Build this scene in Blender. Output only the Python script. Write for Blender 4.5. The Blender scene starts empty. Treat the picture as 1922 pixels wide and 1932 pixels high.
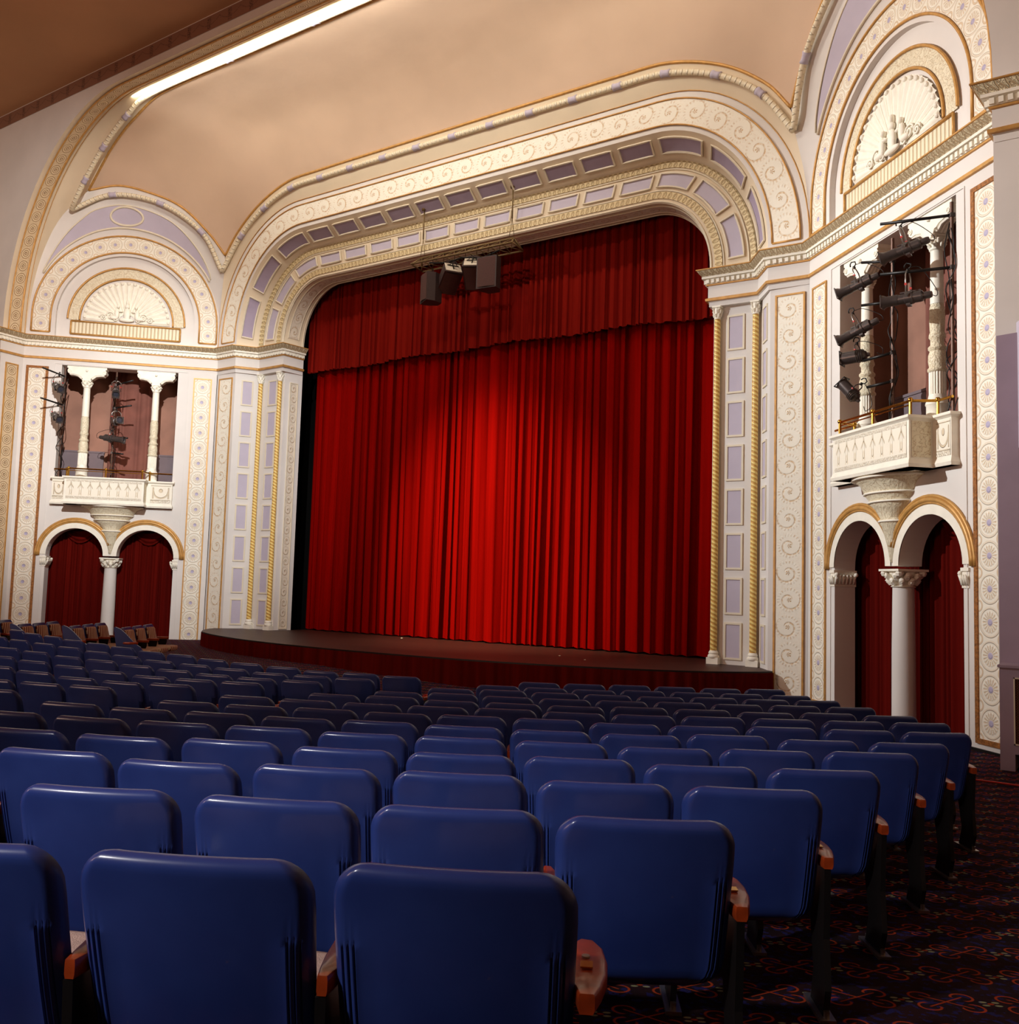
import bpy, bmesh, math, random
from mathutils import Vector, Matrix
random.seed(7)
PI = math.pi
sc = bpy.context.scene
C = sc.collection

# ------------------------------------------------------------------ camera
CAMP = Vector((13.934, -18.326, 1.489))
YAW, PITCH, ROLL = math.radians(33.988), math.radians(4.490), math.radians(1.709)
FPX = 1755.3
_f = Vector((-math.sin(YAW)*math.cos(PITCH), math.cos(YAW)*math.cos(PITCH), math.sin(PITCH)))
_r0 = Vector((math.cos(YAW), math.sin(YAW), 0))
_u0 = _r0.cross(_f)
_r = _r0*math.cos(ROLL) + _u0*math.sin(ROLL)
_u = -_r0*math.sin(ROLL) + _u0*math.cos(ROLL)
cd = bpy.data.cameras.new('camera')
cam = bpy.data.objects.new('camera', cd); C.objects.link(cam)
cam.matrix_world = Matrix(((_r.x, _u.x, -_f.x, CAMP.x), (_r.y, _u.y, -_f.y, CAMP.y), (_r.z, _u.z, -_f.z, CAMP.z), (0, 0, 0, 1)))
cd.sensor_fit = 'VERTICAL'; cd.sensor_height = 24.0; cd.sensor_width = 24.0*1922/1932
cd.lens = FPX/1932*24.0
cd.clip_start = 0.05; cd.clip_end = 200
sc.camera = cam
def to_px(p):
    d = Vector(p)-CAMP; z = d.dot(_f)
    if z < .2: return None
    return 961+FPX*d.dot(_r)/z, 966-FPX*d.dot(_u)/z

# ------------------------------------------------------------------ light and exposure
w = bpy.data.worlds.new('world'); sc.world = w; w.use_nodes = True
w.node_tree.nodes['Background'].inputs[0].default_value = (1.0, .55, .38, 1)
w.node_tree.nodes['Background'].inputs[1].default_value = .02
sc.view_settings.view_transform = 'Standard'
sc.view_settings.look = 'None'
sc.view_settings.gamma = 1
sc.view_settings.exposure = 0.0
sc.view_settings.use_curve_mapping = False
sc.cycles.use_denoising = True
sc.cycles.max_bounces = 6
sc.cycles.sample_clamp_indirect = 6

def aim(o, target):
    o.rotation_euler = (Vector(target)-o.location).to_track_quat('-Z', 'Y').to_euler()
def spot(name, loc, target, power, angle, blend, col, radius=.15):
    l = bpy.data.lights.new(name, 'SPOT'); l.energy = power; l.spot_size = math.radians(angle); l.spot_blend = blend
    l.color = col; l.shadow_soft_size = radius
    o = bpy.data.objects.new(name, l); C.objects.link(o); o.location = loc; aim(o, target); return o
def area(name, loc, target, power, size, col, sy=None):
    l = bpy.data.lights.new(name, 'AREA'); l.energy = power; l.size = size; l.color = col
    if sy: l.shape = 'RECTANGLE'; l.size_y = sy
    o = bpy.data.objects.new(name, l); C.objects.link(o); o.location = loc; aim(o, target); return o
KW = (1, .95, .86)
# two ceiling spotlights crossing onto the side walls
spot('spot_cross_right', (-6, -14.5, 11.2), (9.6, -1.7, 4.6), 11500, 39, 1.0, (.91, .97, 1), .12)
spot('spot_cross_left', (6, -14.5, 11.2), (-9.2, -1.1, 4.6), 11500, 36, 1.0, (.91, .97, 1), .12)
spot('spill_cross_right', (-6, -14.5, 11.3), (13.4, -4.8, 8.6), 11500, 46, 1.0, (1, .93, .86), .12)
spot('spill_cross_left', (6, -14.5, 11.3), (-13.2, -4.6, 8.2), 11000, 43, 1.0, (1, .93, .86), .12)
# strip of lamps lying in the trough behind the outer arch, shining down the cove and proscenium
area('trough_strip', (0, -4.35, 14.05), (0, -.9, 12.4), 275, 15.5, (1, .98, .90), .10)
# washes from a ceiling slot in front of the arch
spot('wash_left', (-4.4, -10.8, 13.2), (2.5, 0, 5.0), 1000, 76, .8, KW, .12)
spot('wash_right', (4.4, -10.8, 13.2), (-2.5, 0, 5.0), 1000, 76, .8, KW, .12)
# spot on the middle of the house curtain
spot('curtain_spot', (-1.5, -11, 13.2), (0.3, 1, 2.2), 19500, 32, 1.0, (1, .86, .60), .12)
# fill spot added behind the camera to brighten the near seat backs
spot('seat_fill', (9.2, -23, 5.8), (11.3, -15.9, .7), 2600, 30, 1.0, (1, .95, .95), .25)
# dim reddish fill added behind the camera to lift the ceiling
area('ceiling_fill', (0, -25, 5), (0, -9, 14), 880, 6, (1, .62, .46))
# lamps lying in the light trough behind the outer arch
area('trough_light', (0, -4.24, 14.24), (0, -2.0, 14.40), 110, 16.4, (1, .88, .68), .06)
# ------------------------------------------------------------------ colours
def s2l(c): return c/12.92 if c <= .04045 else ((c+.055)/1.055)**2.4
def rgb(r, g, b): return (s2l(r/255), s2l(g/255), s2l(b/255), 1)

# ------------------------------------------------------------------ node expressions
class NT:
    def __init__(s, m): s.t = m.node_tree; s.n = 0
    def new(s, k): n = s.t.nodes.new(k); return n
class E:
    def __init__(s, nt, k): s.nt = nt; s.k = k
    @staticmethod
    def op(nt, o, *a, clamp=False):
        n = nt.new('ShaderNodeMath'); n.operation = o; n.use_clamp = clamp
        for i, x in enumerate(a):
            if isinstance(x, E): nt.t.links.new(x.k, n.inputs[i])
            else: n.inputs[i].default_value = x
        return E(nt, n.outputs[0])
    def _b(s, o, x): return E.op(s.nt, o, s, x)
    def __add__(s, x): return s._b('ADD', x)
    __radd__ = __add__
    def __sub__(s, x): return s._b('SUBTRACT', x)
    def __rsub__(s, x): return E.op(s.nt, 'SUBTRACT', x, s)
    def __mul__(s, x): return s._b('MULTIPLY', x)
    __rmul__ = __mul__
    def __truediv__(s, x): return s._b('DIVIDE', x)
    def f(s, o, *a): return E.op(s.nt, o, s, *a)
    def step(s, lo, hi):      # smooth 0..1 between lo and hi
        n = s.nt.new('ShaderNodeMapRange'); n.interpolation_type = 'SMOOTHSTEP'
        s.nt.t.links.new(s.k, n.inputs[0]); n.inputs[1].default_value = lo; n.inputs[2].default_value = hi
        return E(s.nt, n.outputs[0])
def fr(x): return x.f('FRACT')
def ab(x): return x.f('ABSOLUTE')
def line(x, c, w): return 1-ab(x-c).step(w*.5, w*1.3)      # soft line where x==c
def hyp(x, y): return (x*x+y*y).f('SQRT')
def mixc(nt, fac, a, b):
    n = nt.new('ShaderNodeMix'); n.data_type = 'RGBA'
    if isinstance(fac, E): nt.t.links.new(fac.k, n.inputs[0])
    else: n.inputs[0].default_value = fac
    for i, x in ((6, a), (7, b)):
        if isinstance(x, tuple): n.inputs[i].default_value = x
        else: nt.t.links.new(x, n.inputs[i])
    return n.outputs[2]
def noise(nt, vec, scale, detail=3):
    n = nt.new('ShaderNodeTexNoise'); n.inputs['Scale'].default_value = scale; n.inputs['Detail'].default_value = detail
    if vec is not None: nt.t.links.new(vec, n.inputs['Vector'])
    return E(nt, n.outputs[0])
def coords(nt, kind='Object'):
    n = nt.new('ShaderNodeTexCoord'); return n.outputs[kind]
def sep(nt, v):
    n = nt.new('ShaderNodeSeparateXYZ'); nt.t.links.new(v, n.inputs[0]); return [E(nt, o) for o in n.outputs[:3]]
def bump(nt, bs, h, dist=.02, strength=1.0):
    n = nt.new('ShaderNodeBump'); n.inputs['Distance'].default_value = dist; n.inputs['Strength'].default_value = strength
    nt.t.links.new(h.k, n.inputs['Height']); nt.t.links.new(n.outputs[0], bs.inputs['Normal'])
def setc(nt, bs, c):
    if isinstance(c, tuple): bs.inputs['Base Color'].default_value = c
    else: nt.t.links.new(c, bs.inputs['Base Color'])
def mat(name, col, rough=.6, metal=0, coat=0, sheen=0, var=.12, vscale=3, bmp=0, bscale=40, spec=.5, emit=None):
    m = bpy.data.materials.new(name); m.use_nodes = True; nt = NT(m); bs = m.node_tree.nodes['Principled BSDF']
    bs.inputs['Roughness'].default_value = rough; bs.inputs['Metallic'].default_value = metal
    bs.inputs['Coat Weight'].default_value = coat; bs.inputs['Specular IOR Level'].default_value = spec
    if sheen:
        bs.inputs['Sheen Weight'].default_value = sheen; bs.inputs['Sheen Roughness'].default_value = .4
    if var:
        v = noise(nt, coords(nt), vscale, 4).step(.3, .7)
        dark = tuple(c*(1-var) for c in col[:3])+(1,); lite = tuple(min(1, c*(1+var*.6)) for c in col[:3])+(1,)
        setc(nt, bs, mixc(nt, v, dark, lite))
    else: setc(nt, bs, col)
    if bmp: bump(nt, bs, noise(nt, coords(nt), bscale, 3), bmp)
    if emit:
        bs.inputs['Emission Color'].default_value = emit[0]; bs.inputs['Emission Strength'].default_value = emit[1]
    return m
def mat_uv(name, fn, rough=.55, dist=.02, metal=0):
    m = bpy.data.materials.new(name); m.use_nodes = True; nt = NT(m); bs = m.node_tree.nodes['Principled BSDF']
    bs.inputs['Roughness'].default_value = rough; bs.inputs['Metallic'].default_value = metal
    uv = coords(nt, 'UV'); u, v, _ = sep(nt, uv)
    col, h = fn(nt, u, v, uv)
    setc(nt, bs, col)
    if h is not None: bump(nt, bs, h, dist)
    return m

WHITE = rgb(244, 238, 222); CREAM = rgb(216, 200, 172); GOLDL = rgb(196, 148, 78); GOLDD = rgb(150, 98, 44); LAV = rgb(182, 174, 200)
def pat_rosette(nt, u, v, uv):
    x = fr(u)-.5; y = v-.5; r = hyp(x, y); th = y.f('ARCTAN2', x)
    pet = (th*16).f('COSINE').step(-.1, .5)
    zone = r.step(.13, .17)*(1-r.step(.29, .34))
    nz = noise(nt, uv, 30, 3).step(.42, .62)
    ring = line(r, .43, .035); ring2 = line(r, .125, .02)
    corner = r.step(.47, .50)*line(hyp(ab(x)-.5, ab(y)-.5), .16, .035)
    gold = (zone*pet*(nz*.5+.5)).f('MAXIMUM', ring*.35).f('MAXIMUM', ring2*.6).f('MAXIMUM', corner*.8)
    gold = gold.f('MAXIMUM', line(v, .03, .02)*.5).f('MAXIMUM', line(v, .97, .02)*.5)
    c = mixc(nt, gold*.65, WHITE, GOLDL)
    c = mixc(nt, (1-r.step(.09, .12)), c, LAV)
    h = ring*.9 + zone*(1-pet)*.6 + (1-r.step(.05, .11))*.8 + corner*.5
    return c, h
def pat_scroll(nt, u, v, uv):
    k = u.f('FLOOR'); sg = (k.f('MODULO', 2.0).f('ABSOLUTE'))*2-1
    x = (fr(u)-.5)/.98; y = (v-.5)*sg; r = hyp(x, y+.03); th = y.f('ARCTAN2', x)
    sp = ((r*3.0 - th/(2*PI)).f('FRACT'))
    spiral = line(sp, .5, .10)*(1-r.step(.40, .44))*r.step(.10, .13)
    ros = (th*6).f('COSINE').step(-.3, .3)*(1-r.step(.07, .10))
    nz = noise(nt, uv, 22, 4); leaf = line(nz, .5, .012)*r.step(.38, .44)
    teeth = (th*22).f('SINE').step(0, .6)*line(r, .41, .05)
    nz2 = noise(nt, uv, 9, 2).step(.40, .6)
    gold = (spiral*(.3+nz2*.6)).f('MAXIMUM', ros).f('MAXIMUM', leaf*.55*nz2).f('MAXIMUM', teeth*.6*nz2)
    c = mixc(nt, gold*.8, WHITE, GOLDL)
    h = spiral*-.4 + ros*.6 + teeth*.3
    return c, h
def pat_target(nt, u, v, uv):      # round bosses of rings on the outer arch
    x = fr(u)-.5; y = v-.5; r = hyp(x, y)
    rings = line(r, .1, .035).f('MAXIMUM', line(r, .24, .03)).f('MAXIMUM', line(r, .40, .03))
    cor = r.step(.45, .48)*noise(nt, uv, 24, 3).step(.48, .54)
    g = rings.f('MAXIMUM', cor*.7)
    return mixc(nt, g*.7, rgb(228, 206, 170), rgb(150, 104, 52)), rings*-.6+(1-r.step(.04, .1))
def pat_egg(nt, u, v, uv):
    x = fr(u)-.5; y = v-.5; r = hyp(x*1.25, y*.9); ring = line(r, .36, .07); dot = 1-r.step(.12, .2)
    g = (ring.f('MAXIMUM', dot*.5))
    return mixc(nt, g*.55, rgb(226, 205, 158), rgb(168, 122, 60)), ring*-.8+dot
def pat_leaf(nt, u, v, uv):
    x = ab(fr(u)-.5); a = line(x+v*.35, .42, .09); b = line(hyp(x, v-.35), .16, .05); nz = noise(nt, uv, 6, 4).step(.45, .6)
    g = a.f('MAXIMUM', b).f('MAXIMUM', nz*.5)
    return mixc(nt, g*.6, rgb(232, 214, 176), rgb(150, 104, 52)), g*-1
def pat_flute(nt, u, v, uv):
    x = ab(fr(u)-.5); g = line(x, .5, .16)
    return mixc(nt, g*.55, rgb(232, 220, 190), rgb(190, 152, 96)), g*-1
def pat_rope(nt, u, v, uv):
    a = ((u*2+v*2)*PI).f('SINE').step(-.5, .7); b = ((u*2-v*2)*PI).f('SINE').step(-.2, .8)
    g = a*b
    return mixc(nt, g*.5, rgb(228, 214, 184), rgb(250, 242, 222)), g
def pat_twist(nt, u, v, uv):
    a = ((u+v)*2*PI).f('SINE').step(-.6, .4)
    return mixc(nt, a, rgb(206, 156, 74), rgb(246, 216, 130)), a
def pat_relief(nt, u, v, uv):      # standing figures and leaf borders of the balcony front
    x = fr(u)-.5; ax = ab(x)
    body = (1-hyp(ax*2.6, (v-.47)*1.25).step(.27, .33)); head = 1-hyp(x, (v-.80)*.8).step(.05, .075)
    arm = line(ax*.8+v, .78, .035)*(1-ax.step(.26, .30))
    legs = line(ax-(.5-v)*.22, .05, .04)*(1-v.step(.42, .5))*v.step(.14, .2)
    bord = noise(nt, uv, 18, 3).step(.5, .55)*(v.step(.88, .90)+(1-v.step(.10, .12)))
    edge = line(body, .5, .3)
    g = (edge.f('MAXIMUM', head*.5)).f('MAXIMUM', arm).f('MAXIMUM', legs).f('MAXIMUM', bord*.6)
    return mixc(nt, g*.5, rgb(240, 232, 214), rgb(196, 164, 108)), body+head+arm*.5+bord*.6
def pat_swag(nt, u, v, uv):
    x = u-.5; r = hyp(x, v-.62); ros = (1-hyp(x*1.1, v-.66).step(.08, .12)); sw = line(r, .36, .035)*(1-v.step(.6, .64))
    tas = line(ab(x), .38, .03)*v.step(.2, .25)*(1-v.step(.80, .84)); bd = noise(nt, uv, 14, 3).step(.5, .55)*(1-v.step(.12, .14))
    fm = line(v, .15, .012).f('MAXIMUM', line(v, .92, .012))
    g = ros.f('MAXIMUM', sw).f('MAXIMUM', tas).f('MAXIMUM', bd*.6).f('MAXIMUM', fm)
    return mixc(nt, g*.5, rgb(240, 232, 214), rgb(190, 156, 100)), g
def pat_carve(nt, u, v, uv):
    nz = noise(nt, uv, 7, 3); g = line(nz, .5, .014)
    return mixc(nt, g*.6+nz.step(.4, .7)*.15, rgb(232, 222, 194), rgb(176, 134, 78)), nz.step(.4, .6)-g*.5
def pat_torch(nt, u, v, uv):
    x = fr(u)-.5; ax = ab(x)
    tor = (1-(ax*3.2).step(.25, .34))*(1-ab(v-.5).step(.36, .42))*noise(nt, uv, 16, 3).step(.42, .6)
    sw = line(v+ax*ax*-1.6, .35, .04)
    g = tor.f('MAXIMUM', sw*noise(nt, uv, 20, 2).step(.4, .55)*.7)
    return mixc(nt, g*.75, rgb(140, 100, 80), rgb(48, 26, 24)), None

PLA = mat('plaster_offwhite', rgb(224, 218, 212), .75, var=.05, vscale=.8)
PLAI = mat('plaster_ivory', rgb(222, 204, 176), .75, var=.05, vscale=.9)
COVE = mat('plaster_cove_tan', rgb(214, 184, 158), .8, var=.07, vscale=.5, bmp=.02, bscale=1.4)
CEIL = mat('ceiling_tan', rgb(190, 140, 100), .85, var=.08, vscale=.4)
WHT = mat('ornament_white', WHITE, .55, var=.05, vscale=6)
GLD = mat('gilt_line', rgb(200, 150, 82), .45, metal=.25, var=.15, vscale=9)
GLDD = mat('gilt_carved', rgb(158, 100, 44), .5, metal=.2, var=.4, vscale=26, bmp=.01, bscale=60)
BRASS = mat('brass', rgb(214, 164, 72), .22, metal=1, var=.05)
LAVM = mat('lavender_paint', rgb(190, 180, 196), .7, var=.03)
LAVS = mat('lavender_soffit_shaded', rgb(166, 150, 170), .7, var=.05)  # same lavender darkened: shade of the soffit put into the colour
MAUVE = mat('mauve_grey_paint', rgb(158, 138, 154), .75, var=.05)
PINKW = mat('panel_frame_cream', rgb(226, 214, 190), .6, var=.03)
ROS = mat_uv('rosette_band', pat_rosette, dist=.012); SCR = mat_uv('scroll_band', pat_scroll, dist=.01); TGT = mat_uv('ring_boss_band', pat_target)
EGG = mat_uv('egg_band', pat_egg); LEAF = mat_uv('leaf_moulding', pat_leaf, dist=.03); FLU = mat_uv('fluted_panel', pat_flute)
ROPE = mat_uv('garland_weave', pat_rope); TWI = mat_uv('gilt_twisted', pat_twist, rough=.4, dist=.008, metal=0)
REL = mat_uv('figure_relief', pat_relief); SWG = mat_uv('swag_relief', pat_swag); CRV = mat_uv('carved_stucco', pat_carve, dist=.005)
TOR = mat_uv('painted_frieze', pat_torch)
def pat_scroll2(nt, u, v, uv):
    c, h = pat_scroll(nt, u, v, uv)
    return mixc(nt, .28, c, rgb(176, 132, 84)), h
SCR2 = mat_uv('scroll_band_tan', pat_scroll2)
def velvet(name, a, b, rough=.75, sheen=.25):
    m = mat(name, a, rough, sheen=sheen, var=0); nt = NT(m); bs = m.node_tree.nodes['Principled BSDF']
    mp = nt.new('ShaderNodeMapping'); mp.inputs['Scale'].default_value = (5, 5, .12); nt.t.links.new(coords(nt), mp.inputs[0]); v = noise(nt, mp.outputs[0], 1.5, 4).step(.3, .7); setc(nt, bs, mixc(nt, v, a, b))
    bs.inputs['Sheen Tint'].default_value = (.9, .12, .04, 1); bs.inputs['Specular IOR Level'].default_value = .02
    return m
RED = velvet('red_velvet', rgb(122, 3, 0), rgb(142, 5, 1), .85, .0)
REDV = velvet('red_velvet_valance', rgb(112, 16, 9), rgb(126, 22, 13), .85, .0)
REDD = velvet('dark_red_drape', rgb(74, 10, 6), rgb(94, 15, 9), .8, .0)
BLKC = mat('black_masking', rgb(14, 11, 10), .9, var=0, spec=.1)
BLK = mat('black_metal', rgb(84, 76, 74), .30, metal=.5, var=.1, vscale=20)
BLKM = mat('black_iron', rgb(16, 14, 14), .45, metal=.3, var=0)
RUST = mat('brown_pipe', rgb(92, 62, 48), .5, metal=.4, var=.25, vscale=14)
SILV = mat('worn_steel', rgb(170, 165, 160), .3, metal=.9, var=.1)
LENS = mat('lens_glass', rgb(60, 60, 70), .08, metal=.2, var=0)
REDT = mat('red_tape', rgb(190, 40, 30), .5, var=0)
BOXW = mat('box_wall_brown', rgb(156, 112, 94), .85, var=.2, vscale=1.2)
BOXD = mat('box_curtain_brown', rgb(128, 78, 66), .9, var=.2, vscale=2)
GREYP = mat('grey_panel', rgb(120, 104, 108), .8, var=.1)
TRUS = mat('truss_bronze', rgb(122, 98, 62), .5, metal=.5, var=.2, vscale=12)
SPK = mat('speaker_box', rgb(52, 32, 28), .6, var=.1, vscale=8)
GRL = mat('speaker_grille', rgb(70, 36, 28), .8, var=.2, vscale=60)
LGT = mat('pale_plate', rgb(214, 200, 178), .5, var=.05)
WOOD = mat('armrest_wood', rgb(150, 56, 18), .35, coat=.3, var=.25, vscale=18)
FAB = mat('seat_fabric', rgb(186, 160, 150), .9, var=.12, vscale=30, bmp=.003, bscale=300)
def mk_fabs():
    m = mat('striped_cushion', rgb(140, 80, 60), .9, var=0); nt = NT(m); bs = m.node_tree.nodes['Principled BSDF']
    x, y, z = sep(nt, coords(nt)); a = ((x*30+z*14)*PI).f('SINE').step(-.1, .3)
    setc(nt, bs, mixc(nt, a, rgb(110, 46, 36), rgb(190, 160, 130))); return m
FABS = mk_fabs()
def mk_blue():
    m = mat('blue_enamel', rgb(30, 60, 128), .34, coat=.6, var=0); nt = NT(m); bs = m.node_tree.nodes['Principled BSDF']
    oi = nt.new('ShaderNodeObjectInfo'); rnd = E(nt, oi.outputs['Random'])
    v = noise(nt, coords(nt), 3, 4).step(.3, .75)
    c = mixc(nt, v, rgb(35, 53, 116), rgb(46, 66, 132))
    sc_ = (noise(nt, coords(nt), 9, 6).step(.70, .74))*(noise(nt, coords(nt), 60, 2).step(.5, .6))
    c = mixc(nt, sc_*.5, c, rgb(150, 120, 100))
    setc(nt, bs, c)
    bs.inputs['Coat Roughness'].default_value = .14; bs.inputs['Specular IOR Level'].default_value = .3; bs.inputs['Coat Weight'].default_value = .4
    return m
BLUE = mk_blue()
def mk_stage():
    m = mat('stage_boards', rgb(96, 56, 36), .48, var=0); nt = NT(m); bs = m.node_tree.nodes['Principled BSDF']
    x, y, z = sep(nt, coords(nt)); b = line(fr(y*6.5), .5, .06); k = (y*6.5+.5).f('FLOOR'); vv = (k*12.9898).f('SINE').f('MULTIPLY', 43758.5).f('FRACT')
    c = mixc(nt, vv*.6+noise(nt, coords(nt), 1.2, 4)*.4, rgb(50, 20, 12), rgb(66, 30, 18)); c = mixc(nt, b*.5, c, rgb(30, 16, 12))
    setc(nt, bs, c); return m
STG = mk_stage()
def mk_carpet():
    m = mat('patterned_carpet', rgb(20, 14, 30), .95, var=0, spec=.1); nt = NT(m); bs = m.node_tree.nodes['Principled BSDF']
    x, y, z = sep(nt, coords(nt)); S = 1/.35
    X = (x*.86+y*.5)*S; Y = (y*.86-x*.5)*S
    row = Y.f('FLOOR'); X = X+row*.5
    a = fr(X)-.5; b = fr(Y)-.5; aa = ab(a); bb = ab(b)
    # four pairs of hooked stems leaving the centre
    hk = line(hyp(aa-.24, bb-.17), .12, .016)*(aa+bb).step(.27, .31)
    dg = line(aa*.75, bb, .016)*(1-hyp(a, b).step(.28, .32))
    orange = hk.f('MAXIMUM', dg)
    ca = ab(fr(X+.5)-.5); cb = ab(fr(Y)-.5)
    fl = 1-hyp((ca-.07)*1.0, (cb-.05)*1.6).step(.035, .05); flc = 1-hyp(ca, cb*1.4).step(.03, .045)
    leaf = noise(nt, coords(nt), 26, 2).step(.56, .60)
    c = mixc(nt, noise(nt, coords(nt), 5, 3).step(.35, .7), rgb(26, 14, 20), rgb(44, 20, 24))
    c = mixc(nt, leaf*.8, c, rgb(34, 34, 92))
    c = mixc(nt, fl*.9, c, rgb(150, 150, 110)); c = mixc(nt, flc, c, rgb(160, 60, 24)); c = mixc(nt, orange*.95, c, rgb(168, 62, 26))
    setc(nt, bs, c); bump(nt, bs, noise(nt, coords(nt), 400, 2), .004)
    return m
CARP = mk_carpet()
def mk_mesh_grille():
    m = mat('pierced_grille', rgb(88, 54, 44), .5, metal=.3, var=0); nt = NT(m); bs = m.node_tree.nodes['Principled BSDF']
    x, y, z = sep(nt, coords(nt)); a = ab(fr((x+z)*34)-.5).step(.28, .36); b = ab(fr((x-z)*34)-.5).step(.28, .36)
    g = a.f('MAXIMUM', b); setc(nt, bs, mixc(nt, g, rgb(28, 12, 12), rgb(112, 66, 52))); bump(nt, bs, g, .006); return m
GRID = mk_mesh_grille()

# ------------------------------------------------------------------ mesh builder
class MB:
    def __init__(s, f=None): s.v = []; s.fc = []; s.uv = []; s.mi = []; s.f = f; s.cur = 0
    def pt(s, p): s.v.append(tuple(s.f(*p)) if s.f else tuple(p)); return len(s.v)-1
    def face(s, idx, uv=None): s.fc.append(tuple(idx)); s.uv.append(uv); s.mi.append(s.cur)
    def quad(s, a, b, c, d, uv=None): i = [s.pt(p) for p in (a, b, c, d)]; s.face(i, uv)
    def box(s, x0, x1, y0, y1, z0, z1):
        P = [(x, y, z) for z in (z0, z1) for y in (y0, y1) for x in (x0, x1)]; i = [s.pt(p) for p in P]
        for q in ((0, 2, 3, 1), (4, 5, 7, 6), (0, 1, 5, 4), (2, 6, 7, 3), (0, 4, 6, 2), (1, 3, 7, 5)): s.face([i[k] for k in q])
        return s
    def grid(s, rows, uvf=None, closed=False):
        n = len(rows[0]); ids = [[s.pt(p) for p in r] for r in rows]
        for j in range(len(rows)-1):
            for i in range(n if closed else n-1):
                k = (i+1) % n
                uv = None
                if uvf: uv = [uvf(i, j), uvf(i+1, j), uvf(i+1, j+1), uvf(i, j+1)]
                s.face((ids[j][i], ids[j][k], ids[j+1][k], ids[j+1][i]), uv)
        return s
    def tube(s, pts, r, n=8, closed=False, uvlen=None, cap=True):
        pts = [Vector(p) for p in pts]; rows = []; L = 0; Ls = []
        prev = None
        for i, p in enumerate(pts):
            a = pts[i-1] if i else (pts[-1] if closed else p); b = pts[(i+1) % len(pts)] if (i < len(pts)-1 or closed) else p
            d = (b-a).normalized() if (b-a).length > 1e-9 else Vector((0, 0, 1))
            if prev is None:
                up = Vector((0, 0, 1)) if abs(d.z) < .9 else Vector((1, 0, 0)); x = d.cross(up).normalized()
            else: x = (prev-d*prev.dot(d)).normalized()
            prev = x; y = d.cross(x); rr = r[i] if isinstance(r, (list, tuple)) else r
            rows.append([p+x*math.cos(t*2*PI/n)*rr+y*math.sin(t*2*PI/n)*rr for t in range(n)])
            if i: L += (p-pts[i-1]).length
            Ls.append(L)
        if closed: rows.append(rows[0])
        uvf = (lambda i, j: (Ls[min(j, len(Ls)-1)]/uvlen, i/n)) if uvlen else None
        s.grid(rows, uvf, closed=True)
        if cap and not closed:
            for rw in (rows[0], rows[-1]): s.face([s.pt(p) for p in rw])
        return s
    def lathe(s, prof, cx=0, cy=0, n=24, uvn=None, uvlen=None, sx=1, arc=(0, 2*PI)):
        rows = []; full = abs(arc[1]-arc[0]-2*PI) < 1e-6; L = [0]
        for k in range(1, len(prof)): L.append(L[-1]+math.hypot(prof[k][0]-prof[k-1][0], prof[k][1]-prof[k-1][1]))
        for (r, z) in prof:
            m = n if full else n+1
            rows.append([(cx+r*sx*math.cos(arc[0]+(arc[1]-arc[0])*i/n), cy+r*math.sin(arc[0]+(arc[1]-arc[0])*i/n), z) for i in range(m)])
        uvf = (lambda i, j: ((i/n)*uvn if uvn else 0, L[j]/uvlen)) if uvlen else None
        s.grid(rows, uvf, closed=full); return s
    def sphere(s, c, r, n=10):
        rows = []
        for j in range(n//2+1):
            a = -PI/2+PI*j/(n//2); rows.append([(c[0]+r*math.cos(a)*math.cos(2*PI*i/n), c[1]+r*math.cos(a)*math.sin(2*PI*i/n), c[2]+r*math.sin(a)) for i in range(n)])
        s.grid(rows, closed=True); return s
    def poly(s, outer, holes=(), w=0):        # flat polygon with holes in the (0,1) plane of the builder's frame, third coordinate 0
        bm = bmesh.new()
        for lp in [outer]+list(holes):
            vs = [bm.verts.new((p[0], p[1], 0)) for p in lp]
            for i in range(len(vs)): bm.edges.new((vs[i], vs[(i+1) % len(vs)]))
        bmesh.ops.triangle_fill(bm, use_beauty=True, edges=bm.edges[:])
        base = {}
        for v in bm.verts: base[v] = s.pt((v.co.x, v.co.y, w))
        for f in bm.faces: s.face([base[v] for v in f.verts])
        bm.free(); return s
def obj(name, mb, m, parent=None, smooth=False, label=None, cat=None, group=None, kind=None, ang=None):
    me = bpy.data.meshes.new(name)
    me.from_pydata(mb.v, [], mb.fc)
    if any(u is not None for u in mb.uv):
        ul = me.uv_layers.new(name='UVMap'); k = 0
        for f, u in zip(mb.fc, mb.uv):
            for j in range(len(f)):
                ul.data[k].uv = u[j] if u else (0, 0); k += 1
    ms = m if isinstance(m, (list, tuple)) else [m]
    for x in ms: me.materials.append(x)
    for p, i in zip(me.polygons, mb.mi): p.material_index = i
    if smooth:
        for p in me.polygons: p.use_smooth = True
        bm = bmesh.new(); bm.from_mesh(me); bmesh.ops.remove_doubles(bm, verts=bm.verts, dist=1e-5)
        if ang:
            for e in bm.edges:
                if len(e.link_faces) == 2 and e.calc_face_angle(0) > math.radians(ang): e.smooth = False
        bmesh.ops.recalc_face_normals(bm, faces=bm.faces)
        bm.to_mesh(me); bm.free()
    me.update()
    o = bpy.data.objects.new(name, me); C.objects.link(o)
    if parent: o.parent = parent
    tag(o, label, cat, group, kind); return o
def tag(o, label=None, cat=None, group=None, kind=None):
    if label: o['label'] = label
    if cat: o['category'] = cat
    if group: o['group'] = group
    if kind: o['kind'] = kind
    return o
def empty(name, loc=(0, 0, 0), rz=0, label=None, cat=None, group=None, kind=None):
    o = bpy.data.objects.new(name, None); C.objects.link(o); o.location = loc; o.rotation_euler = (0, 0, rz)
    o.empty_display_size = .1
    return tag(o, label, cat, group, kind)
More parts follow.
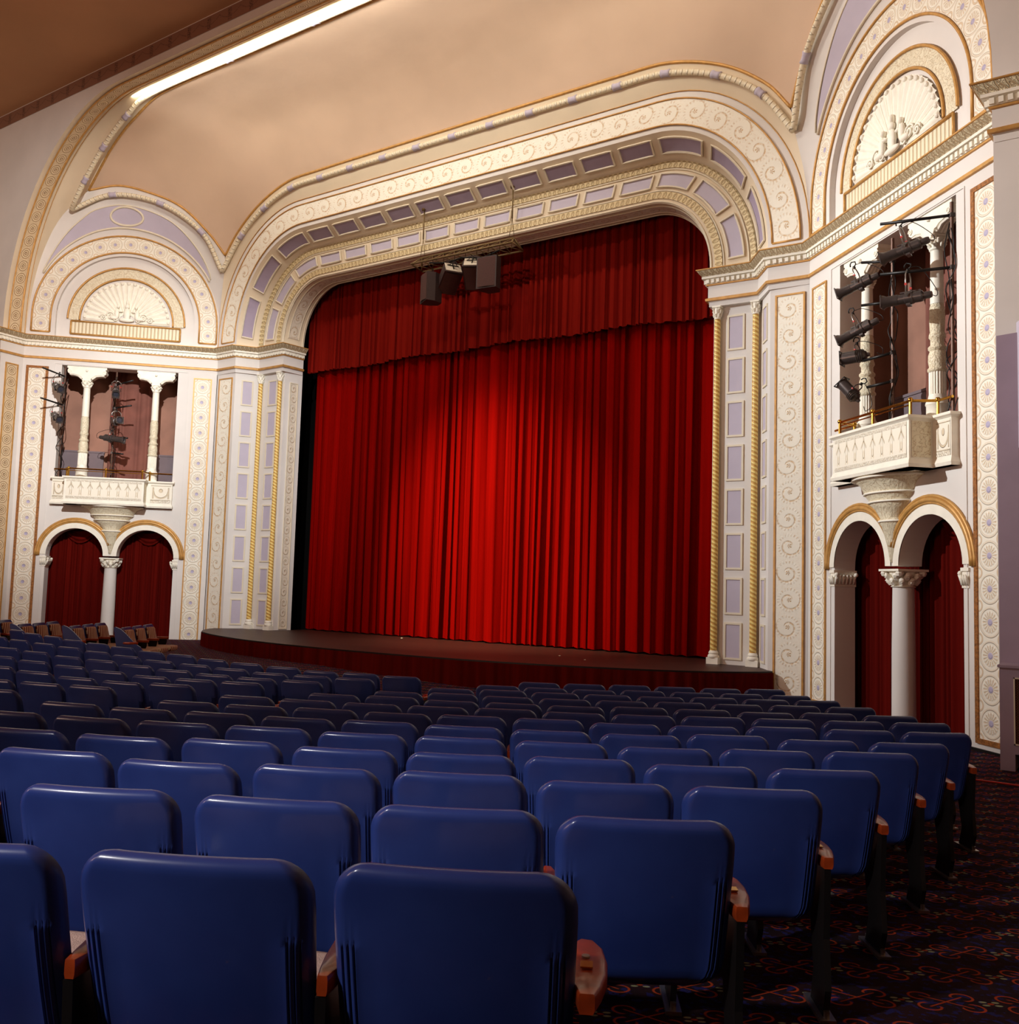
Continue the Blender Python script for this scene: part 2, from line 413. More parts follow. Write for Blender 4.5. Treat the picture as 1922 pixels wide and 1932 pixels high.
def struct(name, mb, m, parent=None, smooth=False, label=None, ang=None):
    return obj(name, mb, m, parent, smooth, label if not parent else None, None, None, None if parent else 'structure', ang)
def lerp(a, b, t): return tuple(x+(y-x)*t for x, y in zip(a, b))
def resample(pts, n):
    pts = [Vector(p) for p in pts]; L = [0]
    for a, b in zip(pts, pts[1:]): L.append(L[-1]+(b-a).length)
    out = []; k = 0
    for i in range(n):
        t = L[-1]*i/(n-1)
        while k < len(pts)-2 and L[k+1] < t: k += 1
        d = L[k+1]-L[k]; out.append(pts[k].lerp(pts[k+1], (t-L[k])/d if d else 0))
    return out
def spline(pts, n=12):
    P = [Vector(p) for p in pts]; P = [P[0]*2-P[1]]+P+[P[-1]*2-P[-2]]; out = []
    for i in range(1, len(P)-2):
        for k in range(n):
            t = k/n; a, b, c, d = P[i-1], P[i], P[i+1], P[i+2]
            out.append(.5*((2*b)+(-a+c)*t+(2*a-5*b+4*c-d)*t*t+(-a+3*b-3*c+d)*t**3))
    out.append(P[-2]); return out

# ------------------------------------------------------------------ plan of the proscenium end (right side; left is its mirror)
G0, G1, G2, G3, G4, G5, G6 = (6.43, .72), (6.5, 0), (7.575, .04), (7.9625, -.52), (8.786, -.501), (12.557, -4.318), (12.48, -5.0)
SIDES = ((1, 'right'), (-1, 'left'))
def frame(A, B, side, off=0):
    dx, dy = B[0]-A[0], B[1]-A[1]; L = math.hypot(dx, dy); dx /= L; dy /= L; nx, ny = dy, -dx
    A = (A[0]+nx*off, A[1]+ny*off)
    def f(s, z, n=0): return (side*(A[0]+dx*s+nx*n), A[1]+dy*s+ny*n, z)
    f.L = L; f.A = A; f.d = (dx, dy); f.n = (nx, ny); f.side = side
    return f
ZC = 8.27     # top of the entablature
ZB = -.75     # below floor level at the walls
# floor levels -------------------------------------------------------------
YC, R1_, DR = 6.17, 26.2, .82
def drop(i): return .599+.075*i-.002*i*i
def cross(x): return min(.24, .04*max(0, 5-x))
def floor_z(x, y):
    i = (R1_-math.hypot(x, y-YC))/DR
    i = max(-11, min(13.5, i))
    return CAMP.z-.86-drop(i)+cross(x)

def arch(leg, top, cx, base, y, zfoot=8.2, n=22, ns=24):
    pts = [(leg, y, zfoot)] if zfoot < base-1e-3 else []
    for k in range(n):
        a = (PI/2)*k/n; pts.append((cx+(leg-cx)*math.cos(a), y, base+(top-base)*math.sin(a)))
    for k in range(ns+1): pts.append((cx-2*cx*k/ns, y, top))
    for k in range(1, n+1):
        a = (PI/2)*(1-k/n); pts.append((-(cx+(leg-cx)*math.cos(a)), y, base+(top-base)*math.sin(a)))
    if zfoot < base-1e-3: pts.append((-leg, y, zfoot))
    return pts
N_, NS_ = 22, 24
A0 = arch(6.42, 10.05, 4.95, 8.35, .70); A1 = arch(6.55, 10.05, 5.1, 8.35, 0); A2 = arch(7.54, 10.90, 5.35, 8.35, .04)
A3 = arch(7.96, 11.38, 5.4, 8.4, -.52); A3i = arch(8.05, 11.50, 5.4, 8.4, -.52); A3o = arch(8.61, 12.05, 5.5, 8.4, -.52)
A4 = arch(8.786, 12.2, 5.55, 8.4, -.515); A5 = arch(12.557, 14.33, 7.6, 8.6, -4.3); A6 = arch(12.48, 14.16, 7.6, 8.4, -5.0)
def shift(c, dy): return [(p[0], p[1]+dy, p[2]) for p in c]
def between(a, b, t): return [lerp(p, q, t) for p, q in zip(a, b)]
def offn(a, b, t, e):     # curve between a and b lifted by e off the surface, towards the hall
    c = between(a, b, t); out = []
    for i, p in enumerate(c):
        q = Vector(c[min(i+1, len(c)-1)])-Vector(c[max(i-1, 0)]); w_ = Vector(b[i])-Vector(a[i]); n = q.cross(w_)
        if n.length < 1e-6: n = Vector((0, -1, 0))
        n.normalize()
        ctr = Vector((0, -8, 6))-Vector(p)
        if n.dot(ctr) < 0: n = -n
        out.append(tuple(Vector(p)+n*e))
    return out
def arclen(c):
    L = [0]
    for a, b in zip(c, c[1:]): L.append(L[-1]+math.dist(a, b))
    return L
def band(mb, a, b, cell):
    m = between(a, b, .5); L = arclen(m); n = max(1, round(L[-1]/cell)); k = n/L[-1]
    mb.grid([a, b], lambda i, j: (L[min(i, len(L)-1)]*k, j)); return mb

# =================================================================== SETTING
# floor
mb = MB(); xs = [-17+.5*i for i in range(69)]; ys = [-29+.5*i for i in range(60)]
mb.grid([[(x, y, floor_z(x, y)) for x in xs] for y in ys])
struct('floor', mb, CARP, smooth=True, label='dark patterned carpet floor sloping down towards the stage')
# hall shell beyond the view
mb = MB(); mb.quad((-17, -29.5, 14.75), (17, -29.5, 14.75), (17, -5.0, 14.75), (-17, -5.0, 14.75))
struct('ceiling', mb, CEIL, label='flat brown auditorium ceiling in front of the arch')
for sd, nm in SIDES:
    mb = MB(); mb.quad((17*sd, -29.5, -1), (17*sd, -5, -1), (17*sd, -5, 15), (17*sd, -29.5, 15))
    struct('wall_side_'+nm, mb, PLAI, label='plain %s side wall of the hall' % nm)
mb = MB(); mb.quad((-17, -29.5, -1), (17, -29.5, -1), (17, -29.5, 15), (-17, -29.5, 15))
struct('wall_back', mb, PLAI, label='plain back wall of the hall')
# stage house, black
mb = MB(); mb.quad((-9, 2.6, -1), (9, 2.6, -1), (9, 2.6, 12), (-9, 2.6, 12)); mb.quad((-9, .75, 11.5), (9, .75, 11.5), (9, 2.6, 11.5), (-9, 2.6, 11.5))
for q in (-9, 9): mb.quad((q, .75, -1), (q, 2.6, -1), (q, 2.6, 12), (q, .75, 12))
struct('wall_stage_back', mb, BLKC, label='black masking behind the red house curtain')

# front wall with the outer arch (plane y=-5.0)
hole = [(p[0], p[2]) for p in A6]
fw = MB(lambda x, z, n: (x, -5.0+n, z))
legs = [(12.48, ZB-.3)]
outer = [(17, ZB-.3), (17, 14.75), (-17, 14.75), (-17, ZB-.3), (-12.48, ZB-.3)]+list(reversed([(p[0], p[2]) for p in A6]))+[(12.48, ZB-.3)]
fw.poly(outer)
struct('wall_front', fw, PLA, label='auditorium front wall around the outer arch')
# painted frieze under the ceiling
mb = MB(); mb.grid([[(-17+i, -5.012, z) for i in range(35)] for z in (14.36, 14.72)], lambda i, j: (i*1.35, j))
struct('trim_1', mb, TOR, label='dark painted torch and swag frieze under the ceiling')
# lavender dado of the front wall, right and left
for sd, nm in SIDES:
    mb = MB(); mb.quad((12.49*sd, -5.012, ZB), (17*sd, -5.012, ZB), (17*sd, -5.012, 5.2), (12.49*sd, -5.012, 4.9))
    struct('trim_2_'+nm, mb, MAUVE, label='mauve grey lower paint of the front wall, %s side' % nm)
# reveal A6-A5 and its bands
mb = MB(); mb.grid([A6, A5]); struct('wall_arch_reveal', mb, PLAI, smooth=True, label='plain reveal of the big outer arch', ang=40)
t = empty('trim_3', label='ring boss band running round the big outer arch', kind='structure')
mb = MB(); band(mb, offn(A6, A5, .24, .03), offn(A6, A5, .70, .03), .36); obj('boss_band', mb, TGT, t, True)
mb = MB()
for q, r in ((.21, .022), (.73, .03)): mb.tube(offn(A6, A5, q, .03), r, 6)
mb.tube(offn(A6, A5, .95, .0), .012, 6)
obj('gilt_edge', mb, GLD, t, True)

# cove surfaces -------------------------------------------------------------
FA = (8.786, -.501, 8.2); FB = (12.557, -4.318, 8.2)
cusp1 = (8.46, -.70, 11.05); cusp2 = (11.02, -3.6, 12.52)
g1c = spline([(0, -.735, 12.80), (2.4, -.735, 12.80), (4.6, -.735, 12.79), (5.85, -.73, 12.74), (7.02, -.69, 12.36), (7.93, -.68, 11.72), cusp1], 10)
g2c = spline([cusp1, (8.79, -1.08, 11.67), (9.34, -1.69, 12.38), (9.96, -2.39, 12.69), (10.5, -3.01, 12.77), cusp2], 10)
g3c = spline([(0, -3.75, 14.42), (3.0, -3.75, 14.42), (5.7, -3.75, 14.44), (7.0, -3.75, 14.44), (7.84, -3.75, 14.38), (8.65, -3.73, 14.10), (9.29, -3.70, 13.83), (9.93, -3.68, 13.42), (10.58, -3.64, 12.87), cusp2], 8)
gra = spline([cusp1, (8.54, -.65, 10.5), (8.72, -.56, 9.5), FA], 8)
grb = spline([cusp2, (11.80, -3.93, 11.75), (12.28, -4.13, 10.7), (12.5, -4.25, 9.5), FB], 8)
def mir(p, sd): return (p[0]*sd, p[1], p[2])
ctr = []
for k in range(25):
    ph = math.radians(16+(82-16)*k/24); ctr.append(Vector((0, -.52-3.73*(1-math.cos(ph)), 12.2+2.24*math.sin(ph))))
d0 = Vector(g1c[0])-ctr[0]; d1 = Vector(g3c[0])-ctr[-1]
ctr = [p+d0*(1-i/24)+d1*(i/24) for i, p in enumerate(ctr)]
nu, nv = 40, 24
U0 = resample(g1c, nu+1); U1 = resample(g3c, nu+1); V1 = resample(g2c, nv+1); V0 = ctr
rows = []
for j in range(nv+1):
    v = j/nv; r = []
    for i in range(nu+1):
        u = i/nu
        p = U0[i]*(1-v)+U1[i]*v+V0[j]*(1-u)+V1[j]*u-(U0[0]*(1-u)*(1-v)+U0[-1]*u*(1-v)+U1[0]*(1-u)*v+U1[-1]*u*v)
        r.append(p)
    rows.append(r)
mb = MB()
mb.grid([[tuple(p) for p in r] for r in rows]); mb.grid([[mir(p, -1) for p in r] for r in rows])
struct('ceiling_cove', mb, COVE, smooth=True, label='curved tan sounding board above the proscenium')
# strips between arches and the gilt lines
half = len(A4)//2
A4h = [Vector(p) for p in A4[:half+1]][::-1]      # centre -> right foot
A5h = [Vector(p) for p in A5[:half+1]][::-1]
mb1 = MB(); mb3 = MB(); mb2 = MB(); mbc = MB(); n = 70
inn1 = resample(A4h, n); out1 = resample(list(g1c)+list(gra)[1:], n)
inn3 = resample(A5h, n); out3 = resample(list(g3c)+list(grb)[1:], n)
# lunette arc on the facet, s along facet
FRr = frame(G4, G5, 1)
LS, LR, LSP = 2.65, 2.62, 8.90
arc = [FRr(LS-LR, 8.2), FRr(LS-LR, 8.5)]+[FRr(LS-LR*math.cos(PI*k/48), LSP+LR*math.sin(PI*k/48)) for k in range(49)]+[FRr(LS+LR, 8.5), FRr(LS+LR, 8.2)]
n2 = 90
inn2 = resample(arc, n2); out2 = resample(list(reversed(gra))+list(g2c)[1:]+list(grb)[1:], n2)
def loft(mb, a, b, sd, m=8, bulge=0.0, up=Vector((0, 0, 1))):
    rows = []
    for j in range(m+1):
        t_ = j/m; rows.append([mir(tuple(Vector(p).lerp(Vector(q), t_)+up*bulge*math.sin(PI*t_)), sd) for p, q in zip(a, b)])
    mb.grid(rows)
for sd, nm in SIDES:
    loft(mb1, inn1, out1, sd); loft(mb3, inn3, out3, sd)
    mb2 = MB(); loft(mb2, inn2, out2, sd, 10, .06)
    struct('wall_lunette_vault_'+nm, mb2, PLA, smooth=True, label='small vault over the %s lunette' % nm)
struct('wall_proscenium_border', mb1, PLAI, smooth=True, label='ivory border above the proscenium scroll band')
struct('wall_outer_arch_border', mb3, PLAI, smooth=True, label='ivory border inside the big outer arch')
# gilt line bounding the cove
mb = MB()
loopr = [Vector(p) for p in g1c]+[Vector(p) for p in g2c[1:]]
for sd, _ in SIDES:
    mb.tube([mir(p, sd) for p in g1c], .035, 6); mb.tube([mir(p, sd) for p in g2c], .035, 6); mb.tube([mir(p, sd) for p in g3c], .035, 6)
struct('trim_4', mb, GLD, smooth=True, label='gilt line outlining the tan cove')
# garland of woven rope with lavender ties
def on_strip(inn, out, f0):  # point set at fraction f0 across the strip
    return [Vector(a).lerp(Vector(b), f0) for a, b in zip(inn, out)]
gar1 = spline([(0, -.69, 12.60), (1.15, -.69, 12.6), (2.29, -.69, 12.6), (3.46, -.69, 12.6), (4.59, -.69, 12.59), (5.75, -.69, 12.55), (6.88, -.66, 12.2), (7.83, -.66, 11.54), (8.52, -.74, 10.55)], 8)
gar2 = spline([(8.52, -.74, 10.55), (8.9, -1.26, 11.66), (9.70, -2.14, 12.38), (10.58, -3.12, 12.47), (11.38, -3.87, 11.92)], 10)
gar3 = spline([(0, -4.02, 14.30), (4, -4.02, 14.30), (7.6, -4.02, 14.30), (8.72, -4.02, 13.95), (9.72, -4.02, 13.32), (10.52, -4.02, 12.55), (10.95, -4.0, 12.1), (11.38, -3.87, 11.92)], 8)
mb = MB(); tie = MB()
for sd, _ in SIDES:
    for g, ties in ((gar1, [(0, -.69, 12.6), (1.15, -.69, 12.6), (2.29, -.69, 12.6), (3.46, -.69, 12.6), (4.59, -.69, 12.59), (5.75, -.69, 12.55), (6.88, -.66, 12.2), (7.83, -.66, 11.54)]),
                    (gar2, [(8.9, -1.26, 11.66), (9.70, -2.14, 12.38), (10.58, -3.12, 12.47)]),
                    (gar3, [(8.72, -4.02, 13.95), (9.72, -4.02, 13.32), (10.52, -4.02, 12.55), (1.5, -4.02, 14.3), (4.5, -4.02, 14.3)])):
        mb.tube([mir(p, sd) for p in g], .068, 8, uvlen=.13)
        for q in ties:
            q = Vector(q); k = min(range(len(g)), key=lambda i: (g[i]-q).length); a = g[max(0, k-1)]; b = g[min(len(g)-1, k+1)]; d = (b-a).normalized()
            tie.tube([mir(q-d*.10, sd), mir(q-d*.04, sd), mir(q+d*.04, sd), mir(q+d*.10, sd)], [.09, .074, .074, .09], 8)
t = empty('trim_5', label='woven garland with lavender ties around the cove', kind='structure')
obj('garland', mb, ROPE, t, True); obj('ribbon_tie', tie, LAVM, t, True)
# lavender crescents over the lunettes
co = [(8.97, -1.08, 10.82), (9.2, -1.32, 11.23), (9.55, -1.67, 11.62), (9.89, -2.01, 11.92), (10.22, -2.35, 12.05), (10.76, -2.89, 12.03), (11.27, -3.42, 11.65), (11.57, -3.72, 11.24), (11.8, -3.9, 10.7)]
def vault_pt(u, v):   # u 0..1 along, v 0..1 across
    x = u*(n2-1); i = min(int(x), n2-2); f_ = x-i
    a = Vector(inn2[i]).lerp(Vector(inn2[i+1]), f_); b = Vector(out2[i]).lerp(Vector(out2[i+1]), f_)
    p = a.lerp(b, v)+Vector((0, 0, 1))*.06*math.sin(PI*v)
    return p+Vector((-.5, -.5, -.6)).normalized()*.02
for sd, nm in SIDES:
    t = empty('trim_6_'+nm, label='lavender crescent with a plain ring above the %s lunette' % nm, kind='structure')
    mb = MB(); R = []
    us = [.22+.58*k/40 for k in range(41)]
    wv = [math.sin(PI*k/40)**.8 for k in range(41)]
    R = [[mir(vault_pt(u, .10+.05*w_+(.42*w_)*j/5), sd) for u, w_ in zip(us, wv)] for j in range(6)]
    mb.grid(R); obj('crescent', mb, LAVM, t, True)
    mb = MB()
    mb.tube([mir(vault_pt(u, .09+.04*w_), sd) for u, w_ in zip(us, wv)], .03, 6); mb.tube([mir(vault_pt(u, .16+.42*w_), sd) for u, w_ in zip(us, wv)], .018, 6)
    mb.tube([mir(vault_pt(.515+.043*math.cos(2*PI*k/28), .36+.185*math.sin(2*PI*k/28)), sd) for k in range(28)], .035, 6, closed=True)
    obj('ring', mb, PINKW, t, True)

# proscenium arch ------------------------------------------------------------
mb = MB(); mb.grid([A0, A1]); mb.grid([A1, A2]); struct('wall_proscenium_inner', mb, PLAI, smooth=True, label='inner face and reveal of the proscenium arch', ang=35)
mb = MB(); mb.grid([A2, A3]); struct('wall_proscenium_soffit', mb, PLAI, smooth=True, label='splayed soffit of the proscenium arch', ang=35)
mb = MB(); mb.grid([A3, A4]); struct('wall_proscenium_outer', mb, PLA, smooth=True, label='outer face of the proscenium arch', ang=35)
def closed_feet(mb, a, b, off=.09):
    for k in (0, -1): mb.tube([a[k], b[k]], .02, 6)
def zcut(c, z0):      # lift the foot of an arch curve to z0
    return [(p[0], p[1], max(p[2], z0)) for p in c]
t = empty('trim_7', label='wide scroll and rosette band round the proscenium', kind='structure')
a_, b_ = shift(zcut(A3i, 8.42), -.012), shift(zcut(A3o, 8.42), -.012)
mb = MB(); band(mb, a_, b_, .60); obj('scroll_band', mb, SCR, t, True)
mb = MB()
for c in (a_, b_): mb.tube(shift(c, -.01), .018, 6)
mb.tube(shift(A4, -.015), .012, 6); closed_feet(mb, a_, b_)
obj('gilt_edge', mb, GLD, t, True)
t = empty('trim_8', label='egg pattern mouldings edging the inner proscenium face', kind='structure')
mb = MB(); band(mb, offn(A1, A2, .10, .02), offn(A1, A2, .27, .03), .13); band(mb, offn(A1, A2, .88, .02), offn(A1, A2, 1.0, .05), .13)
band(mb, offn(A2, A3, .0, .02), offn(A2, A3, .10, .02), .13); obj('egg_band', mb, EGG, t, True)
mb = MB()
for q in (.02, .30, .84): mb.tube(offn(A1, A2, q, .012), .016, 6)
mb.tube(offn(A0, A1, .98, 0), .018, 6); mb.tube(offn(A0, A1, .08, .01), .016, 6)
obj('bead', mb, PINKW, t, True)
t = empty('trim_9', label='carved scroll band inside the proscenium reveal', kind='structure')
mb = MB(); band(mb, zcut(offn(A0, A1, .30, .015), 8.5), zcut(offn(A0, A1, .75, .015), 8.5), .42); obj('scroll_band', mb, SCR2, t, True)
mb = MB()
for q in (.28, .77): mb.tube(zcut(offn(A0, A1, q, .015), 8.5), .014, 6)
obj('bead', mb, PINKW, t, True)
def arch_panels(name, a, b, v0, v1, m, label):
    t = empty(name, label=label, kind='structure')
    st = N_+1   # index where the straight begins (with foot point)
    segs = []
    i0 = 1 if a[0][2] < a[1][2] else 0
    for k in range(3):
        segs.append((i0+.35+(N_)*k/3+.5, i0+(N_)*(k+1)/3-.55))
    for k in range(11):
        segs.append((i0+N_+NS_*k/11+.22, i0+N_+NS_*(k+1)/11-.22))
    tot = len(a)-1
    segs += [(tot-e, tot-s_) for s_, e in segs[:3]]
    def P(c, x):
        i = min(int(x), len(c)-2); return lerp(c[i], c[i+1], x-i)
    c0, c1 = offn(a, b, v0, .012), offn(a, b, v1, .012); f0, f1 = offn(a, b, v0, .03), offn(a, b, v1, .03)
    for s_, e in segs:
        ks = [s_+(e-s_)*q/8 for q in range(9)]
        mb = MB(); mb.grid([[P(c0, x) for x in ks], [P(c1, x) for x in ks]]); o = obj('panel', mb, m, t)
        fm = MB(); fm.tube([P(f0, x) for x in ks]+[P(f1, x) for x in reversed(ks)], .026, 5, closed=True); obj('panel_frame', fm, PINKW, o)
arch_panels('trim_10', A1, A2, .40, .74, LAVM, 'pale lavender panels round the inner proscenium face')
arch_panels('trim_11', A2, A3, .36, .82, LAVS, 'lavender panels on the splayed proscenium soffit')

# lower walls, per side -------------------------------------------------------
L0, L1, L2, L3, L4 = (6.47, .75), (6.575, .17), (7.60, .17), (8.0, -.46), (8.80, -.47)
def tri_fan_wall(mb, fr_, z0, z1): mb.f = fr_; mb.quad((0, z0, 0), (fr_.L, z0, 0), (fr_.L, z1, 0), (0, z1, 0))
def offset_path(path, d):
    out = []
    for i, p in enumerate(path):
        ns = []
        for a, b in ((path[i-1], p) if i else (None, None), (p, path[i+1]) if i < len(path)-1 else (None, None)):
            if a: dx, dy = b[0]-a[0], b[1]-a[1]; l = math.hypot(dx, dy); ns.append((dy/l, -dx/l))
        nx, ny = sum(q[0] for q in ns), sum(q[1] for q in ns); l = math.hypot(nx, ny); nx /= l; ny /= l
        k = 1/max(.35, nx*ns[0][0]+ny*ns[0][1]); out.append((p[0]+nx*d*k, p[1]+ny*d*k))
    return out
CP = [G0, G1, G2, G3, G4, G5, (12.47, -5.03), (17.2, -5.03)]
def sweep(mb, prof, sd, path=CP, cell=None):
    """prof: (d, z) list, swept along path"""
    rows = []
    for d, z in prof: rows.append([(sd*x, y, z) for x, y in offset_path(path, d)])
    if cell:
        L = [0]
        for a, b in zip(path, path[1:]): L.append(L[-1]+math.dist(a, b))
        mb.grid(rows, lambda i, j: (L[min(i, len(L)-1)]/cell, j/(len(prof)-1)))
    else: mb.grid(rows)
ARC1, ARC2 = (1.73, .79), (3.65, .77)
def arch_hole(c, r, z0=ZB, zs=1.98, n=22):
    return [(c-r, z0)]+[(c-r*math.cos(PI*k/n), zs+r*math.sin(PI*k/n)) for k in range(n+1)]+[(c+r, z0)]
BX0, BX1, BZ0, BZ1 = 1.10, 4.32, 3.9, 7.48
for sd, nm in SIDES:
    lf = lambda A, B, off=0: frame(A, B, sd, off)
    # reveal, face, splay and outer pilaster walls
    mb = MB()
    for A, B in ((L0, L1), (L1, L2), (L2, L3), (L3, L4)): tri_fan_wall(mb, lf(A, B), ZB, 7.62)
    mb.f = None
    struct('wall_pilasters_'+nm, mb, PLA, label='pale %s proscenium pilaster walls' % nm)
    # facet wall with box opening and door arches
    F = lf(G4, G5)
    mb = MB(F)
    a1 = arch_hole(*ARC1); a2 = arch_hole(*ARC2)
    outer = [(0, ZB), ]+a1[:-1]+a2[1:]+[(F.L, ZB), (F.L, 7.6), (0, 7.6)]
    mb.poly(outer, [[(BX0, BZ0), (BX1, BZ0), (BX1, BZ1), (BX0, BZ1)]])
    T = -.40
    for c, r in (ARC1, ARC2):       # arch reveals
        hp = arch_hole(c, r)
        hp = hp[:-1] if c < 2.69 else hp[1:]
        mb.grid([[(p[0], p[1], 0) for p in hp], [(p[0], p[1], T) for p in hp]])
    mb.quad((2.52, 1.98, 0), (2.88, 1.98, 0), (2.88, 1.98, T), (2.52, 1.98, T))
    hb = [(BX0, BZ0), (BX0, BZ1), (BX1, BZ1), (BX1, BZ0)]
    mb.grid([[(p[0], p[1], 0) for p in hb], [(p[0], p[1], -.5) for p in hb]])
    struct('wall_box_'+nm, mb, PLA, label='%s angled wall with the stage box and twin door arches' % nm)
    # lunette wall
    mb = MB(F)
    ol = [(LS-LR, 8.15), (LS-LR, 8.5)]+[(LS-LR*math.cos(PI*k/48), LSP+LR*math.sin(PI*k/48)) for k in range(49)]+[(LS+LR, 8.5), (LS+LR, 8.15)]
    r_ = 1.93; hl = [(LS-r_, 8.2), ]+[(LS-r_*math.cos(PI*k/40), 8.94+r_*math.sin(PI*k/40)) for k in range(41)]+[(LS+r_, 8.2)]
    mb.poly(ol, [hl]); mb.grid([[(p[0], p[1], 0) for p in hl], [(p[0], p[1], -.12) for p in hl]])
    mb.poly([(p[0], p[1]) for p in hl], w=-.12)
    struct('wall_lunette_'+nm, mb, PLA, label='%s lunette wall above the entablature' % nm)
    # P5-P6 side reveal below the arch
    mb = MB(); tri_fan_wall(mb, lf(G5, G6), ZB, 7.6); mb.f = None
    struct('wall_reveal_'+nm, mb, PLA, label='narrow %s reveal beside the box wall' % nm)

    # entablature
    t = empty('trim_12_'+nm, label='%s entablature with gilt lines, dentils and leaf cornice' % nm, kind='structure')
    mb = MB(); sweep(mb, [(-.25, 7.50), (-.02, 7.50), (-.02, 7.60), (0, 7.60), (0, 7.98)], sd); obj('frieze', mb, PLA, t)
    mb = MB(); sweep(mb, [(0, 7.61), (.045, 7.615), (.05, 7.665), (0, 7.69)], sd); sweep(mb, [(0, 7.945), (.03, 7.95), (.035, 7.975), (0, 7.98)], sd)
    sweep(mb, [(.19, 8.245), (.215, 8.25), (.215, 8.27), (.18, 8.275)], sd); obj('gilt_fillet', mb, GLD, t)
    mb = MB(); sweep(mb, [(0, 7.975), (.045, 7.98), (.045, 8.075), (.11, 8.085), (.11, 8.13)], sd); obj('corona', mb, WHT, t)
    mb = MB(); sweep(mb, [(.11, 8.13), (.125, 8.165), (.17, 8.205), (.195, 8.248)], sd, cell=.12); obj('leaf_moulding', mb, LEAF, t, True)
    mb = MB(); sweep(mb, [(.205, 8.27), (-.3, 8.31)], sd); obj('top_slope', mb, PLA, t)
    mb = MB()
    P0_ = offset_path(CP, .045)
    for a, b in list(zip(P0_, P0_[1:]))[:-1]+[(P0_[-2], (14.5, -5.045))]:
        L = math.dist(a, b); n = int(L/.105); ff = frame(a, b, sd)
        mb.f = lambda s, n_, z, ff=ff: ff(s, z, n_)
        for k in range(n):
            s0 = (k+.25)*L/n; mb.box(s0, s0+L/n*.55, -.005, .04, 7.99, 8.07)
    mb.f = None; obj('dentils', mb, WHT, t)

    # flat strips on the walls
    def strip(fr_, s0, s1, z0, z1, m, cell, tname, label, gm=GLD, gw=.035):
        t = empty(tname, label=label, kind='structure')
        mb = MB(fr_); L = z1-z0; n = max(1, round(L/cell))
        mb.quad((s1, z0, .012), (s1, z1, .012), (s0, z1, .012), (s0, z0, .012), [(0, 0), (n, 0), (n, 1), (0, 1)])
        obj('relief_band', mb, m, t)
        mb = MB(lambda s, n_, z: fr_(s, z, n_))
        for q in ((s0-gw, s0, z0-gw, z1+gw), (s1, s1+gw, z0-gw, z1+gw), (s0, s1, z0-gw, z0), (s0, s1, z1, z1+gw)): mb.box(q[0], q[1], 0, .03, q[2], q[3])
        obj('gilt_frame', mb, gm, t)
    F34 = lf(L3, L4); strip(F34, .14, .66, -.45, 7.33, SCR, .53, 'trim_13_'+nm, 'tall scroll strip on the %s outer pilaster' % nm)
    strip(F, .17, .62, -.45, 7.32, ROS, .46, 'trim_14_'+nm, 'tall rosette strip on the stage side of the %s box' % nm)
    strip(F, 4.74, 5.20, -.42, 7.33, ROS, .46, 'trim_15_'+nm, 'tall rosette strip on the outer side of the %s box' % nm, GLDD, .07)
    F01 = lf(L0, L1); strip(F01, .17, .40, .05, 7.2, SCR2, .3, 'trim_16_'+nm, 'narrow carved scroll strip in the %s proscenium reveal' % nm, PINKW, .02)
    F56 = lf(G5, G6); strip(F56, .18, .50, -.3, 7.33, TGT, .33, 'trim_17_'+nm, 'ring boss strip on the %s arch reveal' % nm)
    # thin moulding lines around the box opening
    mb = MB(lambda s, n_, z: F(s, z, n_))
    for s in (.80, 4.50): mb.box(s, s+.02, 0, .015, ZB+.2, 7.50)
    mb.box(.80, 4.52, 0, .015, 7.50, 7.52)
    struct('trim_18_'+nm, mb, PLA, label='thin moulding lines framing the %s box bay' % nm)
    # lavender panels on the splay and between the colonnettes
    def vpanels(fr_, s0, s1, z0, z1, n, tname, label):
        t = empty(tname, label=label, kind='structure'); H = (z1-z0)/n
        for k in range(n):
            za, zb = z0+H*k+H*.09, z0+H*(k+1)-H*.09
            mb = MB(fr_); mb.quad((s0+.04, za+.04, .008), (s1-.04, za+.04, .008), (s1-.04, zb-.04, .008), (s0+.04, zb-.04, .008)); o = obj('panel', mb, LAVM, t)
            mb = MB(lambda s, n_, z: fr_(s, z, n_))
            for q in ((s0, s0+.04, za, zb), (s1-.04, s1, za, zb), (s0+.04, s1-.04, za, za+.04), (s0+.04, s1-.04, zb-.04, zb)): mb.box(q[0], q[1], 0, .025, q[2], q[3])
            obj('panel_frame', mb, PINKW, o)
    vpanels(lf(L1, L2), .30, .68, .02, 7.38, 8, 'trim_19_'+nm, 'column of lavender panels between the %s gilt colonnettes' % nm)
    vpanels(lf(L2, L3), .22, .56, .02, 7.38, 8, 'trim_20_'+nm, 'column of lavender panels on the %s splayed pilaster' % nm)

    # lunette ornament
    t = empty('trim_21_'+nm, label='rosette arch band with fan lunette on the %s side' % nm, kind='structure')
    def stilt(r, z0, zs=8.9, n=44, d=.0): return [(LS-r, z0, d)]+[(LS-r*math.cos(PI*k/n), zs+r*math.sin(PI*k/n), d) for k in range(n+1)]+[(LS+r, z0, d)]
    ri, ro = stilt(2.10, 8.44, d=.012), stilt(2.54, 8.44, d=.012)
    mb = MB(F); L = arclen(between(ri, ro, .5)); nn = 19; mb.grid([ri, ro], lambda i, j: (L[min(i, len(L)-1)]*nn/L[-1], j)); obj('rosette_band', mb, ROS, t, True)
    mb = MB()
    for c in (stilt(2.07, 8.42, d=.02), stilt(2.57, 8.42, d=.02)): mb.tube([F(*p) for p in c], .026, 6)
    for q in (-1, 1): mb.tube([F(LS+q*2.07, 8.42, .02), F(LS+q*2.57, 8.42, .02)], .026, 6)
    for c in (stilt(1.63, 8.88, d=-.07), stilt(1.30, 8.86, d=-.07)): mb.tube([F(*p) for p in c], .028, 6)
